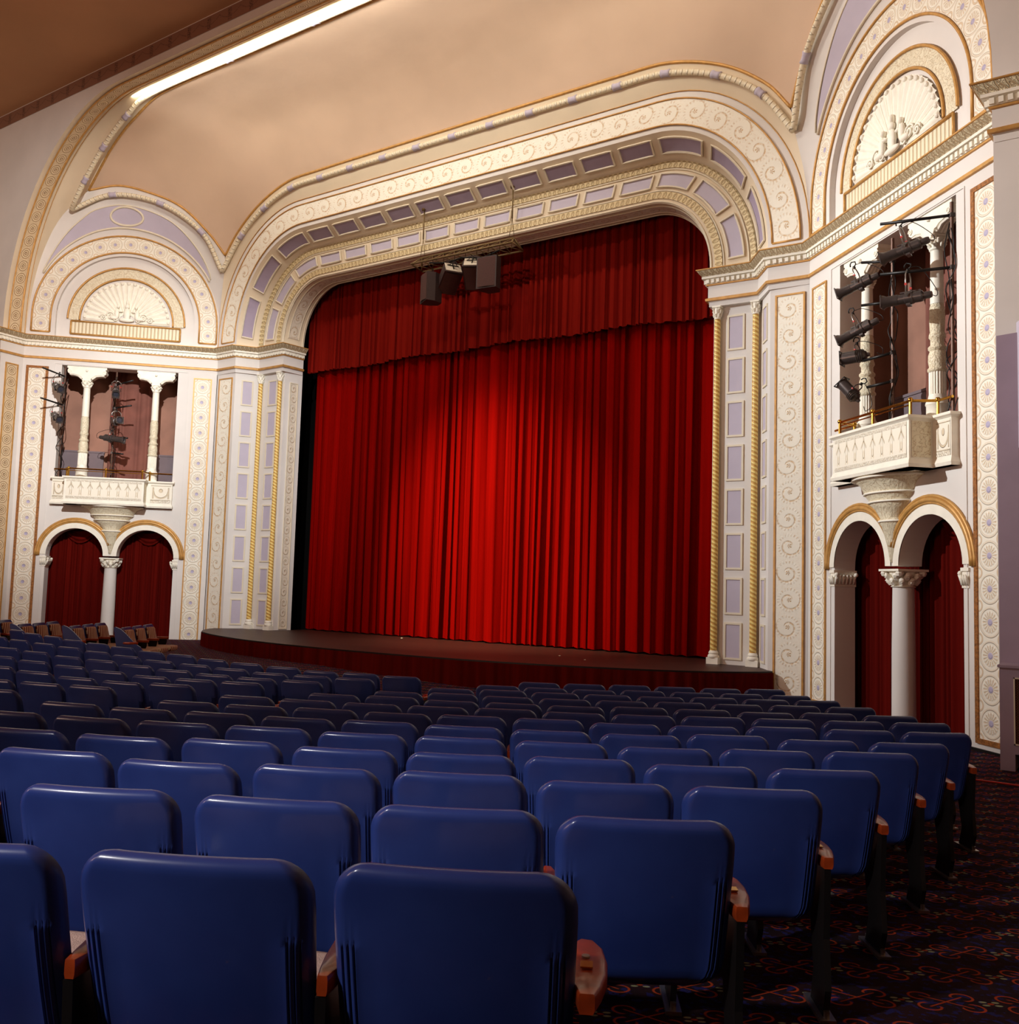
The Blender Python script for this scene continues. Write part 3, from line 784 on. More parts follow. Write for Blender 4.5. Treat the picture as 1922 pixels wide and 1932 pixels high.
    for q in ((1.13, 8.44, 4.18, 8.44), (1.13, 8.82, 4.18, 8.82), (1.13, 8.44, 1.13, 8.82), (4.18, 8.44, 4.18, 8.82)): mb.tube([F(q[0], q[1], -.07), F(q[2], q[3], -.07)], .026, 6)
    obj('gilt_edge', mb, GLD, t, True)
    ri, ro = stilt(1.33, 8.86, d=-.09), stilt(1.60, 8.86, d=-.09); mb = MB(F); L = arclen(between(ri, ro, .5))
    mb.grid([ri, ro], lambda i, j: (L[min(i, len(L)-1)]/.5, j*.6)); obj('leaf_arch', mb, CRV, t, True)
    mb = MB(F); mb.quad((1.15, 8.46, -.09), (4.16, 8.46, -.09), (4.16, 8.80, -.09), (1.15, 8.80, -.09), [(0, 0), (30, 0), (30, 1), (0, 1)]); obj('fluted_panel', mb, FLU, t)
    # fan of ribs
    mb = MB(F); nr = 21; rowsf = []
    for rr in (.25, .5, .8, 1.08, 1.22):
        row = []
        for k in range(nr*6+1):
            a = PI*k/(nr*6); fl = abs(math.sin(PI*k/6)); row.append((LS-rr*math.cos(a), 8.88+rr*math.sin(a), -.10+.045*fl*rr))
        rowsf.append(row)
    mb.grid(rowsf); obj('fan', mb, WHT, t, True)
    mb = MB()
    for k in range(nr):
        a = PI*(k+.5)/nr; c = (LS-1.17*math.cos(a), 8.88+1.17*math.sin(a)); mb.sphere(F(c[0], c[1], -.06), .05, 8)
    for k in range(nr+1):
        a = PI*k/nr; mb.tube([F(LS-.35*math.cos(a), 8.88+.35*math.sin(a), -.09), F(LS-1.16*math.cos(a), 8.88+1.16*math.sin(a), -.09)], .009, 5)
    obj('fan_bead', mb, WHT, t, True)
    mb = MB()   # urn, scrolls and two seated figures in the fan
    def blob(s, z, rx, rz, n_=-.04):
        rws = []
        for j in range(7):
            b = -PI/2+PI*j/6; rws.append([F(s+rx*math.cos(b)*math.cos(2*PI*i/10), z+rz*math.sin(b), n_+.06*math.cos(b)*math.sin(2*PI*i/10)) for i in range(10)])
        mb.grid(rws, closed=True)
    blob(LS, 9.12, .10, .20); blob(LS, 9.36, .07, .07); blob(LS, 9.48, .04, .09); blob(LS, 8.95, .22, .06)
    for q in (-1, 1):
        blob(LS+q*.28, 9.12, .07, .17); blob(LS+q*.25, 9.34, .045, .055); blob(LS+q*.36, 9.0, .12, .06); blob(LS+q*.2, 9.2, .09, .03)
        for c0, c1, rr in ((.45, 9.05, .13), (.66, 8.99, .10), (.32, 8.97, .09)):
            mb.tube([F(LS+q*(c0+rr*(1-k/22)*math.cos(k*.55)), c1+rr*(1-k/22)*math.sin(k*.55), -.05) for k in range(20)], .02, 5)
    obj('urn_group', mb, CRV if False else WHT, t, True)

    # baseboard
    mb = MB(lambda s, n_, z: F(s, z, n_))
    for s0, s1 in ((0, .86), (2.58, 2.66), (4.48, 5.36)): mb.box(s0, s1, 0, .03, ZB, -.56)
    struct('baseboard_'+nm, mb, BLKM, label='dark baseboard under the %s box wall' % nm)

# =================================================================== THINGS
# stage and its skirt
half_front = [(0, -3.55), (1.4, -3.50), (2.8, -3.36), (4.2, -3.08), (5.5, -2.66), (6.5, -2.22), (7.3, -1.70), (7.9, -1.05), (8.15, -.62)]
front = [(-x, y) for x, y in reversed(half_front)]+half_front[1:]
front = [(p.x, p.y) for p in spline([(x, y, 0) for x, y in front], 4)]
back = [(8.0, -.44), (7.62, .19), (6.6, .19), (6.5, .8), (6.5, 2.5), (-6.5, 2.5), (-6.5, .8), (-6.6, .19), (-7.62, .19), (-8.0, -.44)]
t = empty('stage', (0, 0, 0), label='raised wooden stage floor with curved front edge', cat='stage')
mb = MB(); mb.poly(front+back); obj('floorboards', mb, STG, t)
mb = MB(); mb.grid([[(x, y, z) for x, y in front] for z in (-.045, 0)]); obj('edge', mb, BLKM, t)
Lf = resample([(x, y, 0) for x, y in front], 700)
mb = MB(); rws = []
ph = [0]
for i in range(1, 700): ph.append(ph[-1]+random.uniform(.35, .95))
for j in range(5):
    z = -.03-.72*j/4; row = []
    for i, p in enumerate(Lf):
        q = Lf[min(i+1, 699)]-Lf[max(i-1, 0)]; q.normalize(); nn = Vector((q.y, -q.x, 0)); o_ = .012+.028*math.sin(ph[i])*(.4+.6*j/4)
        row.append(tuple(Vector((p.x, p.y, z))+nn*o_+Vector((0, 0, 0))))
    rws.append(row)
mb.grid(rws); obj('stage_skirt', mb, REDD, None, True, 'pleated dark red skirt hanging from the stage front', 'curtain')

# house curtain and valance
def folds(x0, x1, step, amp, wmin, wmax, seed):
    rnd = random.Random(seed); xs = []; x = x0; ph = 0; f_ = []
    w_ = rnd.uniform(wmin, wmax); left = w_; a = amp
    while x <= x1:
        xs.append(x); f_.append((ph, a)); ph += PI*step/w_; left -= step; x += step
        if left <= 0: w_ = rnd.uniform(wmin, wmax)*(1.9 if rnd.random() < .12 else 1); left = w_; a = amp*rnd.uniform(.45, 1.25)
    return xs, f_
def drape(name, x0, x1, y, z0, z1, nz, amp, wmin, wmax, seed, m, step=.008, low=None, drift=.0, parent=None, **kw):
    xs, fl = folds(x0, x1, step, amp, wmin, wmax, seed); rnd = random.Random(seed+1); k1, k2 = rnd.uniform(0, 6), rnd.uniform(0, 6)
    mb = MB(); rws = []
    for j in range(nz+1):
        t_ = j/nz; row = []
        for x, (ph, a) in zip(xs, fl):
            zl = z0+(low(x, ph) if low else 0); z = zl+(z1-zl)*t_
            g = .75+.25*(1-t_); dx = drift*(1-t_)**2*math.sin(x*1.7+k1)
            sh = 1-2*abs(math.sin(ph*.5))**.5
            yy = y+a*g*sh+.35*a*math.sin(ph*.37+t_*1.3+k2)
            row.append((x+dx+.25*a*math.sin(2*ph)*g, yy, z))
        rws.append(row)
    mb.grid(rws); return obj(name, mb, m, parent, True, **kw)
drape('house_curtain', -6.42, 6.40, 1.34, .02, 9.3, 22, .15, .05, .22, 3, RED, label='big red velvet house curtain closing the stage', cat='curtain', drift=.05, low=lambda x, ph: .02*(1+math.sin(ph)))
drape('valance', -6.54, 6.52, 1.02, 7.60, 10.7, 8, .07, .05, .14, 9, REDV, low=lambda x, ph: .07*(1-(x/6.4)**2)+.018*math.sin(ph)+.03*math.sin(x*1.9), label='red velvet valance hanging across the top of the house curtain', cat='valance')

# colonnettes ------------------------------------------------------------------
def capital(mb, cx, cy, z0, z1, r0, r1, leaves=8, sq=True, S=1):
    H = z1-z0
    mb.lathe([(r0*1.12, z0), (r0*1.2, z0+H*.05), (r0, z0+H*.1), (r0*1.05, z0+H*.3), (r0*1.25, z0+H*.6), (r1*.9, z0+H*.85), (r1, z0+H*.88)], cx, cy, 16)
    for tier, (zz, rr, k0) in enumerate(((z0+H*.15, r0*1.1, 0), (z0+H*.42, r0*1.25, .5))):
        for k in range(leaves):
            a = 2*PI*(k+k0)/leaves; c, s_ = math.cos(a), math.sin(a)
            mb.tube([(cx+c*rr, cy+s_*rr, zz), (cx+c*rr*1.12, cy+s_*rr*1.12, zz+H*.16), (cx+c*rr*1.4, cy+s_*rr*1.4, zz+H*.24), (cx+c*rr*1.45, cy+s_*rr*1.45, zz+H*.18)], [r0*.25, r0*.32, r0*.25, r0*.1], 6)
    for k in range(4):
        a = PI/4+PI/2*k; c, s_ = math.cos(a), math.sin(a); mb.sphere((cx+c*r1*1.15, cy+s_*r1*1.15, z0+H*.78), r1*.26, 8)
    mb.box(cx-r1*1.08, cx+r1*1.08, cy-r1*1.08, cy+r1*1.08, z0+H*.88, z1)
for sd, nm in SIDES:
    for (x, y), which in (((6.685, .085), 'nearest the curtain'), ((7.515, .085), 'next to the splayed pilaster')):
        t = empty('colonnette', (sd*x, y, 0), label='slim gilt twisted colonnette on the %s of the stage, %s' % (nm, which), cat='column', group='gilt twisted colonnettes')
        mb = MB(); mb.lathe([(.070, .27), (.066, 3.6), (.062, 7.23)], 0, 0, 16, uvn=2, uvlen=.09); obj('shaft', mb, TWI, t, True)
        mb = MB(); mb.box(-.125, .125, -.085, .085, .0, .13); mb.lathe([(.11, .13), (.118, .155), (.11, .18), (.09, .2), (.10, .225), (.09, .25), (.072, .275)], 0, 0, 18); obj('base', mb, WHT, t, True, ang=40)
        mb = MB(); capital(mb, 0, 0, 7.22, 7.50, .062, .085, 7); obj('capital', mb, WHT, t, True, ang=40)

# boxes, balconies, doors ---------------------------------------------------------
def facet_empty(name, F, s, n, z, **kw):
    p = F(s, z, n); rz = math.atan2(F.d[1], F.d[0]*F.side) if F.side > 0 else math.atan2(-F.d[1], F.d[0])
    return empty(name, p, rz, **kw)
# local frame of a thing on the facet: x = along facet (right side: away from stage; left side: towards stage), y = into the wall, z up
ORD = ['first', 'second', 'third', 'fourth', 'fifth', 'sixth', 'seventh', 'eighth', 'ninth', 'tenth', 'eleventh', 'twelfth', 'thirteenth', 'fourteenth', 'fifteenth', 'sixteenth', 'seventeenth', 'eighteenth', 'nineteenth', 'twentieth', 'twenty-first', 'twenty-second', 'twenty-third', 'twenty-fourth', 'twenty-fifth', 'twenty-sixth']
def cable(pts, r, name, m, label, **kw):
    mb = MB(); mb.tube(spline(pts, 8), r, 6); return obj(name, mb, m, None, True, label, 'cable', **kw)

def stage_lamp(kind, loc, direction, label, F, roll=0, hang=(0, 0, 1), group='theatre spotlights in the stage boxes', yoke=.30, scale=1.0):
    """a theatre lantern whose axis (local +Y) points along direction"""
    name = 'theatre_spotlight' if kind == 'ell' else 'par_can'
    t = empty(name, loc, label=label, cat='stage light', group=group)
    d = Vector(direction).normalized(); up = Vector(hang); up = (up-d*up.dot(d)).normalized(); x = d.cross(up)
    M = Matrix((x, d, up)).transposed().to_4x4(); t.rotation_euler = M.to_euler(); t.scale = (scale,)*3
    def lat(mb, prof, n=18):   # lathe about Y
        b = MB(); b.lathe(prof, 0, 0, n); o_ = len(mb.v)
        mb.v += [(p[0], p[2], p[1]) for p in b.v]; mb.fc += [tuple(i+o_ for i in f) for f in b.fc]; mb.uv += b.uv; mb.mi += b.mi
    mb = MB()
    if kind == 'ell':
        lat(mb, [(.0, -.36), (.045, -.36), (.055, -.33), (.055, -.24), (.085, -.22), (.085, -.10), (.098, -.09), (.098, .02), (.075, .03), (.075, .20), (.0, .20)])
        mb.box(-.02, .02, -.2, .1, .085, .105); mb.box(-.06, .06, -.06, .0, -.12, -.09)
        obj('body', mb, BLK, t, True, ang=35)
        mb = MB(); lat(mb, [(.078, .12), (.082, .14), (.082, .30), (.105, .34), (.11, .36), (.09, .36), (.07, .33)]); mb.box(-.10, .10, .36, .375, -.10, -.085); mb.box(-.10, .10, .36, .375, .085, .10); mb.box(-.10, -.085, .36, .375, -.10, .10); mb.box(.085, .10, .36, .375, -.10, .10)
        obj('lens_barrel', mb, BLK, t, True, ang=35)
        mb = MB(); lat(mb, [(.0, .335), (.05, .335), (.07, .33)]); obj('lens', mb, LENS, t, True)
    else:
        lat(mb, [(.0, -.22), (.03, -.22), (.04, -.18), (.07, -.16), (.10, -.10), (.105, -.02), (.105, .22), (.112, .225), (.112, .24), (.10, .24), (.09, .05), (.0, .0)])
        for q in (-.12, -.09, -.06, -.03): lat(mb, [(.106, q), (.114, q+.008), (.106, q+.016)])
        obj('body', mb, BLK, t, True, ang=35)
        mb = MB(); mb.box(-.12, .12, .24, .25, -.12, -.10); mb.box(-.12, .12, .24, .25, .10, .12); mb.box(-.12, -.10, .24, .25, -.12, .12); mb.box(.10, .12, .24, .25, -.12, .12); obj('gel_frame', mb, BLKM, t)
    mb = MB(); w_ = .125; mb.tube([(-w_, -.02, 0), (-w_, -.02, yoke*.8), (-w_*.5, -.02, yoke), (w_*.5, -.02, yoke), (w_, -.02, yoke*.8), (w_, -.02, 0)], .011, 6)
    y_ = obj('yoke', mb, SILV if kind == 'ell' else BLK, t, True)
    mb = MB()
    for q in (-1, 1): mb.box(q*w_-.015, q*w_+.015, -.035, -.005, yoke*.40, yoke*.48)
    obj('tape_mark', mb, REDT, y_)
    mb = MB(); mb.box(-.018, .018, -.04, .0, yoke, yoke+.04); mb.tube([(0, -.02, yoke+.035), (.0, -.06, yoke+.06), (0, -.06, yoke+.11), (0, -.0, yoke+.13), (0, .03, yoke+.10), (0, .035, yoke+.06)], .011, 6)
    obj('hook_clamp', mb, BLKM, t, True)
    mb = MB(); mb.tube(spline([(0, -.34, 0), (.02, -.42, -.03), (.06, -.40, .10), (.03, -.2, yoke+.02), (.0, -.05, yoke+.06)], 6), .006, 5); obj('lamp_cable', mb, BLKM, t, True)
    return t

for sd, nm in SIDES:
    F = frame(G4, G5, sd)
    W = lambda s, n, z: F(s, z, n)
    # box interior
    mb = MB(W)
    b0, b1, bn, bz0, bz1 = .75, 4.75, -1.3, 3.45, 7.75
    mb.quad((b0, bn, bz0), (b1, bn, bz0), (b1, bn, bz1), (b0, bn, bz1)); mb.quad((b0, -.5, bz0), (b0, bn, bz0), (b0, bn, bz1), (b0, -.5, bz1)); mb.quad((b1, -.5, bz0), (b1, bn, bz0), (b1, bn, bz1), (b1, -.5, bz1))
    mb.quad((b0, -.02, bz0), (b1, -.02, bz0), (b1, bn, bz0), (b0, bn, bz0)); mb.quad((b0, -.5, bz1), (b1, -.5, bz1), (b1, bn, bz1), (b0, bn, bz1))
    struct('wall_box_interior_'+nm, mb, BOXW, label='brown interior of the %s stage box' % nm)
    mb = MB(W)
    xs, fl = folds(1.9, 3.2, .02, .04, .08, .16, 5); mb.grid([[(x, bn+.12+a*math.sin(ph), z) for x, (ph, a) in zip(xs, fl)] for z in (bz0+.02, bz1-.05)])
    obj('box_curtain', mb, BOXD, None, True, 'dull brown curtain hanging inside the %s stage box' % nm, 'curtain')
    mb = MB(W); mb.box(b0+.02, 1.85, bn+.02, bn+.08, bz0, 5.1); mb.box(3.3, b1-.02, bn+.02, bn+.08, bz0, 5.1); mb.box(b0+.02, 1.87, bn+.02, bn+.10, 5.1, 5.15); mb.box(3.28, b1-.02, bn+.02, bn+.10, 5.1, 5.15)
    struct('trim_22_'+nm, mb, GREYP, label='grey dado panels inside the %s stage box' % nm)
    # opening columns
    for s, wh in ((1.72, 'stage side'), (3.64, 'outer side')):
        t = facet_empty('box_column', F, s, -.16, 0, label='white baluster column on the %s of the %s stage box opening' % (wh, nm), cat='column', group='white columns of the stage boxes')
        mb = MB()
        mb.lathe([(.165, 4.22), (.165, 4.42), (.18, 4.44), (.17, 4.48), (.14, 4.52), (.135, 4.56), (.125, 4.60)], 0, 0, 24); mb.box(-.18, .18, -.18, .18, 3.6, 4.24); obj('base', mb, WHT, t, True, ang=40)
        mb = MB(); rws = []
        for z in (4.60, 4.95): rws.append([((.125-.012*(k % 2))*math.cos(2*PI*k/40), (.125-.012*(k % 2))*math.sin(2*PI*k/40), z) for k in range(40)])
        mb.grid(rws, closed=True); obj('fluted_drum', mb, WHT, t, False)
        mb = MB(); mb.lathe([(.125, 4.95), (.145, 4.97), (.145, 5.0), (.12, 5.03), (.135, 5.12), (.13, 5.22), (.11, 5.28), (.135, 5.31), (.135, 5.34), (.10, 5.38), (.10, 5.46), (.125, 5.50), (.12, 5.54), (.105, 5.58), (.115, 5.75), (.11, 5.95), (.095, 6.02)], 0, 0, 24, uvn=3, uvlen=.4); obj('carved_drum', mb, CRV, t, True, ang=50)
        mb = MB(); mb.lathe([(.10, 6.02), (.098, 6.4), (.092, 6.86), (.11, 6.88), (.11, 6.91)], 0, 0, 24); obj('shaft', mb, WHT, t, True, ang=40)
        mb = MB(); capital(mb, 0, 0, 6.88, 7.10, .09, .12, 7)
        # bracket spreading sideways under the lintel
        prof = [(.09, 7.06), (.12, 7.14), (.22, 7.22), (.36, 7.25), (.46, 7.24), (.52, 7.28), (.53, 7.36), (.50, 7.40), (.54, 7.42), (.54, 7.49)]
        for y0, y1 in ((-.13, .13),):
            ids = []
            rwsA = [[(-x, yy, z) for x, z in reversed(prof)]+[(x, yy, z) for x, z in prof] for yy in (y0, y1)]
            mb.grid(rwsA)
            for r_ in rwsA: mb.face([mb.pt(p) for p in r_])
        for q in (-1, 1): 
            for yy in (-.13, .13): mb.tube([(q*(.47+.055*(1-k/16)*math.cos(k*.7)), yy*1.04, 7.32+.055*(1-k/16)*math.sin(k*.7)) for k in range(14)], .014, 5)
            for yy in (-.09, -.03, .03, .09): mb.tube([(q*.14, yy, 7.12), (q*.25, yy, 7.215), (q*.38, yy, 7.24), (q*.47, yy, 7.24)], .028, 6)
        mb.sphere((0, -.14, 7.36), .04, 8)
        obj('capital', mb, WHT, t, True, ang=40)
    # balcony
    t = facet_empty('balcony', F, 2.85, 0, 0, label='white stucco balcony with brass rail under the %s stage box opening' % nm, cat='balcony', group='stage box balconies')
    inv = t.matrix_basis.inverted() if False else Matrix.LocRotScale(t.location, t.rotation_euler, None).inverted()
    def WL(s, n, z): return tuple(inv @ Vector(F(s, z, n)))
    path = [(1.07, .0), (1.07, .12), (1.78, .12), (1.78, .52), (3.92, .52), (3.92, .12), (4.34, .12), (4.34, .0)]
    def psweep(mb, prof, uvc=None):
        rows = []
        for d, z in prof:
            op = []
            for i, p in enumerate(path):
                ns = []
                for a, b in ((path[i-1], p) if i else (None, None), (p, path[i+1]) if i < len(path)-1 else (None, None)):
                    if a: dx, dy = b[0]-a[0], b[1]-a[1]; l = math.hypot(dx, dy); ns.append((-dy/l, dx/l))
                nx, ny = sum(q[0] for q in ns), sum(q[1] for q in ns); l = math.hypot(nx, ny); nx /= l; ny /= l; k = 1/max(.4, nx*ns[0][0]+ny*ns[0][1])
                op.append((p[0]+nx*d*k, p[1]+ny*d*k))
            rows.append([(x, y, z) for x, y in op])
        mb.grid(rows)
    mb = MB(WL); psweep(mb, [(0, 3.55), (0, 4.12), (.02, 4.14), (.05, 4.16), (.05, 4.20), (-.12, 4.20), (-.12, 3.6)]); psweep(mb, [(-.3, 3.42), (.02, 3.42), (.035, 3.47), (0, 3.55)])
    mb.quad((1.78, .5, 3.42), (3.92, .5, 3.42), (3.92, 0, 3.42), (1.78, 0, 3.42)); mb.quad((1.07, .12, 3.42), (4.34, .12, 3.42), (4.34, 0, 3.42), (1.07, 0, 3.42)); mb.quad((1.78, .5, 3.6), (3.92, .5, 3.6), (3.92, 0, 3.6), (1.78, 0, 3.6))
    obj('parapet', mb, WHT, t)
    mb = MB(WL); mb.quad((1.84, .526, 3.57), (3.86, .526, 3.57), (3.86, .526, 4.11), (1.84, .526, 4.11), [(0, 0), (8, 0), (8, 1), (0, 1)]); obj('figure_relief', mb, REL, t)
    for a, b in ((1.10, 1.66), (4.0, 4.32)):
        mb = MB(WL); mb.quad((a, .126, 3.57), (b, .126, 3.57), (b, .126, 4.11), (a, .126, 4.11), [(0, 0), (1, 0), (1, 1), (0, 1)]); obj('swag_relief', mb, SWG, t)
    for q in (1.774, 3.926):
        mb = MB(WL); mb.quad((q, .16, 3.57), (q, .48, 3.57), (q, .48, 4.11), (q, .16, 4.11), [(0, 0), (.5, 0), (.5, 1), (0, 1)]); obj('side_relief', mb, CRV, t)
    # corbel: tiers of a half bowl
    cs = 2.69
    tiers = [(.0, 2.02), (.05, 2.06), (.055, 2.10), (.10, 2.30), (.21, 2.62), (.25, 2.66), (.26, 2.72), (.24, 2.75), (.35, 2.90), (.46, 2.98), (.47, 3.04), (.53, 3.10), (.56, 3.14), (.66, 3.30), (.78, 3.36), (.84, 3.40), (.86, 3.43)]
    rws = []; L = 0; LL = [0]
    for k in range(1, len(tiers)): L += math.hypot(tiers[k][0]-tiers[k-1][0], tiers[k][1]-tiers[k-1][1]); LL.append(L)
    for r_, z in tiers: rws.append([(cs-r_*math.cos(PI*k/30), .52/.86*r_*math.sin(PI*k/30), z) for k in range(31)])
    mb = MB(WL); mb.grid(rws, lambda i, j: (i*.13, LL[j]/.5)); obj('corbel', mb, CRV, t, True, ang=50)
    mb = MB(WL)
    for r_, z in ((.27, 2.70), (.49, 3.01), (.58, 3.15), (.84, 3.39)):
        mb.tube([(cs-r_*math.cos(PI*k/24), .52/.86*r_*math.sin(PI*k/24), z) for k in range(25)], .018, 6)
    obj('corbel_bead', mb, WHT, t, True)
    # brass rail
    rp = [(1.12, .06), (1.80, .06), (1.83, .45), (3.87, .45), (3.90, .06), (4.30, .06)]
    rp = [(1.09, .08), (1.72, .08), (1.86, .44), (3.84, .44), (3.98, .08), (4.32, .08)]
    mb = MB(WL)
    for a, b in zip(rp, rp[1:]): mb.tube([(a[0], a[1], 4.43), (b[0], b[1], 4.43)], .022, 8)
    mb.tube([(1.86, .44, 4.37), (3.84, .44, 4.37)], .012, 6)
    posts = [(1.72, .08), (1.86, .44), (2.85, .44), (3.84, .44), (3.98, .08)]
    for p in posts: mb.tube([(p[0], p[1], 4.19), (p[0], p[1], 4.42)], .024, 8); mb.sphere((p[0], p[1], 4.445), .042, 10); mb.tube([(p[0], p[1], 4.19), (p[0], p[1], 4.21)], .04, 8)
    obj('brass_rail', mb, BRASS, t, True, ang=40)

    # door arch mouldings
    t2 = empty('trim_23_'+nm, label='gilt and white archivolts over the %s twin doorways' % nm, kind='structure')
    mb = MB(); mw = MB(lambda s, n_, z: F(s, z, n_))
    for c, r in (ARC1, ARC2):
        rr = r+.22
        cps = []
        for k in range(29):
            a = PI*k/28; x = c-rr*math.cos(a); z = 1.95+(rr)*math.sin(a)*1.03
            cps.append((x, z))
        cps = [p for p in cps if not (c < 2.69 < p[0]+.0) and not (c > 2.69 > p[0]-.0)]
        for off, rad in ((.0, .045), (.055, .03), (-.045, .022)):
            mb.tube([F(c+(p[0]-c)*(1+off/rr), 1.95+(p[1]-1.95)*(1+off/rr), .02) for p in cps], rad, 8)
    obj('gilt_archivolt', mb, GLD if sd < 0 else GLD, t2, True)
    mw = MB(F)
    for c, r in (ARC1, ARC2):
        mw.grid([[(c-(r)*math.cos(PI*k/28), 1.98+(r)*math.sin(PI*k/28), .02) for k in range(29)], [(min(max(c-(r+.15)*math.cos(PI*k/28), c-r-.15 if c < 2.6 else 2.69), 2.69 if c < 2.6 else 9), 1.98+(r+.15)*math.sin(PI*k/28), .02) for k in range(29)]])
    obj('white_archivolt', mw, WHT, t2, True)
    # door column
    t = facet_empty('door_column', F, 2.69, -.2, 0, label='plain round column between the %s twin doorways' % nm, cat='column', group='doorway columns')
    mb = MB(); mb.lathe([(.185, ZB), (.18, .6), (.165, 1.66)], 0, 0, 28); obj('shaft', mb, PLA, t, True)
    mb = MB(); capital(mb, 0, 0, 1.64, 1.93, .165, .25, 9); obj('capital', mb, CRV if False else WHT, t, True, ang=40)
    # pier capitals
    t = empty('trim_24_'+nm, label='carved pier capitals beside the %s twin doorways' % nm, kind='structure')
    for s0, s1, tip in ((.80, .97, .97), (4.39, 4.56, 4.39)):
        mb = MB(lambda s, n_, z: F(s, z, n_))
        mb.box(s0, s1, -.42, .03, 1.88, 1.93); mb.box(s0+.01, s1-.01, -.41, .015, 1.64, 1.67)
        mb.box(s0+.01, s1-.01, -.41, .01, 1.67, 1.88)
        m2 = MB()
        for k in range(6):
            n_ = .0-.07*k
            m2.tube([F(tip, 1.68, n_), F(tip+(.03 if tip < 2 else -.03), 1.78, n_), F(tip+(.06 if tip < 2 else -.06), 1.83, n_), F(tip+(.065 if tip < 2 else -.065), 1.80, n_)], [.02, .03, .028, .01], 6)
        for q in (.0, -.38): m2.sphere(F(tip+(.04 if tip < 2 else -.04), 1.85, q), .04, 8)
        for k in range(3): m2.tube([F(s0+.04+.05*k, 1.68, .015), F(s0+.04+.05*k, 1.78, .04), F(s0+.04+.05*k, 1.83, .06)], [.02, .028, .01], 6)
        obj('capital_block', mb, WHT, t); obj('capital_leaves', m2, WHT, t, True)
    # door curtains
    for (c, r), wh in ((ARC1, 'stage side'), (ARC2, 'outer')):
        tt = facet_empty('door_curtain', F, c, -.55, 0, label='dark red drape filling the %s %s doorway' % (wh, nm), cat='curtain', group='doorway drapes')
        inv = Matrix.LocRotScale(tt.location, tt.rotation_euler, None).inverted()
        def WD(s, n, z): return tuple(inv @ Vector(F(s, z, n)))
        xs, fl = folds(c-r-.35, c+r+.25, .012, .03, .03, .10, int(c*10)+sd)
        mb = MB(WD); mb.grid([[(x, -.6+a*math.sin(ph), z) for x, (ph, a) in zip(xs, fl)] for z in (ZB, .5, 1.8, 2.95)]); obj('drape', mb, REDD, tt, True)
        mb = MB(WD); rws = []
        for j in range(10):
            q = j/9; rws.append([(c-.5+1.0*k/20, -.52+.05*math.sin(q*PI*4), 2.70-.06*q*4+.22*(abs(k-10)/10)**2*(1+q)-.12*q) for k in range(21)])
        mb.grid(rws); obj('swag', mb, REDD, tt, True)
    # dark behind drapes
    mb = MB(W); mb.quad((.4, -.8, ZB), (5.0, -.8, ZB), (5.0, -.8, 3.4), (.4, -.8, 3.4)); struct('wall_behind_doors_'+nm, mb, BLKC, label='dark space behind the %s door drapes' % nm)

    # booms with lamps
    def boom(s, n, z0, z1, label, arms=()):
        t = empty('pipe_boom', F(s, 0, n), label=label, cat='pipe boom', group='upright lighting pipes')
        inv = Matrix.Translation(t.location).inverted()
        mb = MB(lambda s_, n_, z: tuple(inv @ Vector(F(s_, z, n_)))); mb.tube([(s, n, z0), (s, n, z1)], .027, 8); mb.tube([(s, n, z0), (s, n, z0+.03)], .12, 12)
        for a in arms[:0]: pass
        obj('upright', mb, RUST, t, True, ang=40)
        for (s2, n2_, za, zb) in arms:
            mb = MB(lambda s_, n_, z: tuple(inv @ Vector(F(s_, z, n_)))); mb.tube([(s, n, za), (s2, n2_, zb)], .024, 8); obj('cross_arm', mb, BLKM, t, True)
            mb = MB(lambda s_, n_, z: tuple(inv @ Vector(F(s_, z, n_)))); mb.box(s-.035, s+.035, n-.035, n+.035, za-.03, za+.03); obj('coupler', mb, BLK, t)
        # tangle of cable
        mb = MB(lambda s_, n_, z: tuple(inv @ Vector(F(s_, z, n_)))); rnd = random.Random(int(s*100)+sd)
        for q in range(3):
            z = z1-.3; P_ = []
            while z > z0+.3: P_.append((s+rnd.uniform(-.10, .10), n+rnd.uniform(-.08, .08), z)); z -= rnd.uniform(.15, .4)
            mb.tube(spline(P_, 5), .009, 5)
        obj('cable_tangle', mb, BLKM, t, True)
    boom(2.80, .05, 3.6, 7.36, 'upright pipe in the middle of the %s stage box' % nm, arms=((2.35, .3, 5.45, 5.40), (2.45, .3, 4.98, 4.93), (2.3, .3, 6.3, 6.36), (2.3, .3, 6.98, 7.1)))
    oa = ((3.55, .75, 7.20, 7.24), (3.55, .75, 6.40, 6.44)) if sd > 0 else ((4.62, .75, 7.14, 7.20), (4.62, .75, 6.30, 6.34))
    boom(4.22, .0, 3.6, 7.40, 'upright pipe at the outer end of the %s stage box' % nm, arms=oa)
    L_ = 'ell'
    if sd > 0:
        specs = [(L_, 2.28, 6.72, .35, (-1, .15, -.30), .30, 'black spotlight with flared lens tube, topmost on the middle pipe of the right box'),
                 (L_, 2.28, 5.93, .35, (-1, .15, -.38), .30, 'black spotlight with reddened lens tube, second on the right box middle pipe'),
                 ('par', 2.22, 5.50, .35, (-1, .1, -.05), .2, 'black can lamp with horizontal barrel in the right box'),
                 ('par', 2.05, 4.92, .35, (-.62, .1, .75), .2, 'black can lamp tilted up above the right brass rail'),
                 (L_, 3.74, 6.80, .45, (-1, .1, -.24), .36, 'black spotlight hung from the upper arm of the right box outer pipe'),
                 (L_, 3.78, 6.02, .45, (-1, .1, -.01), .42, 'black spotlight hung from the lower arm of the right box outer pipe')]
    else:
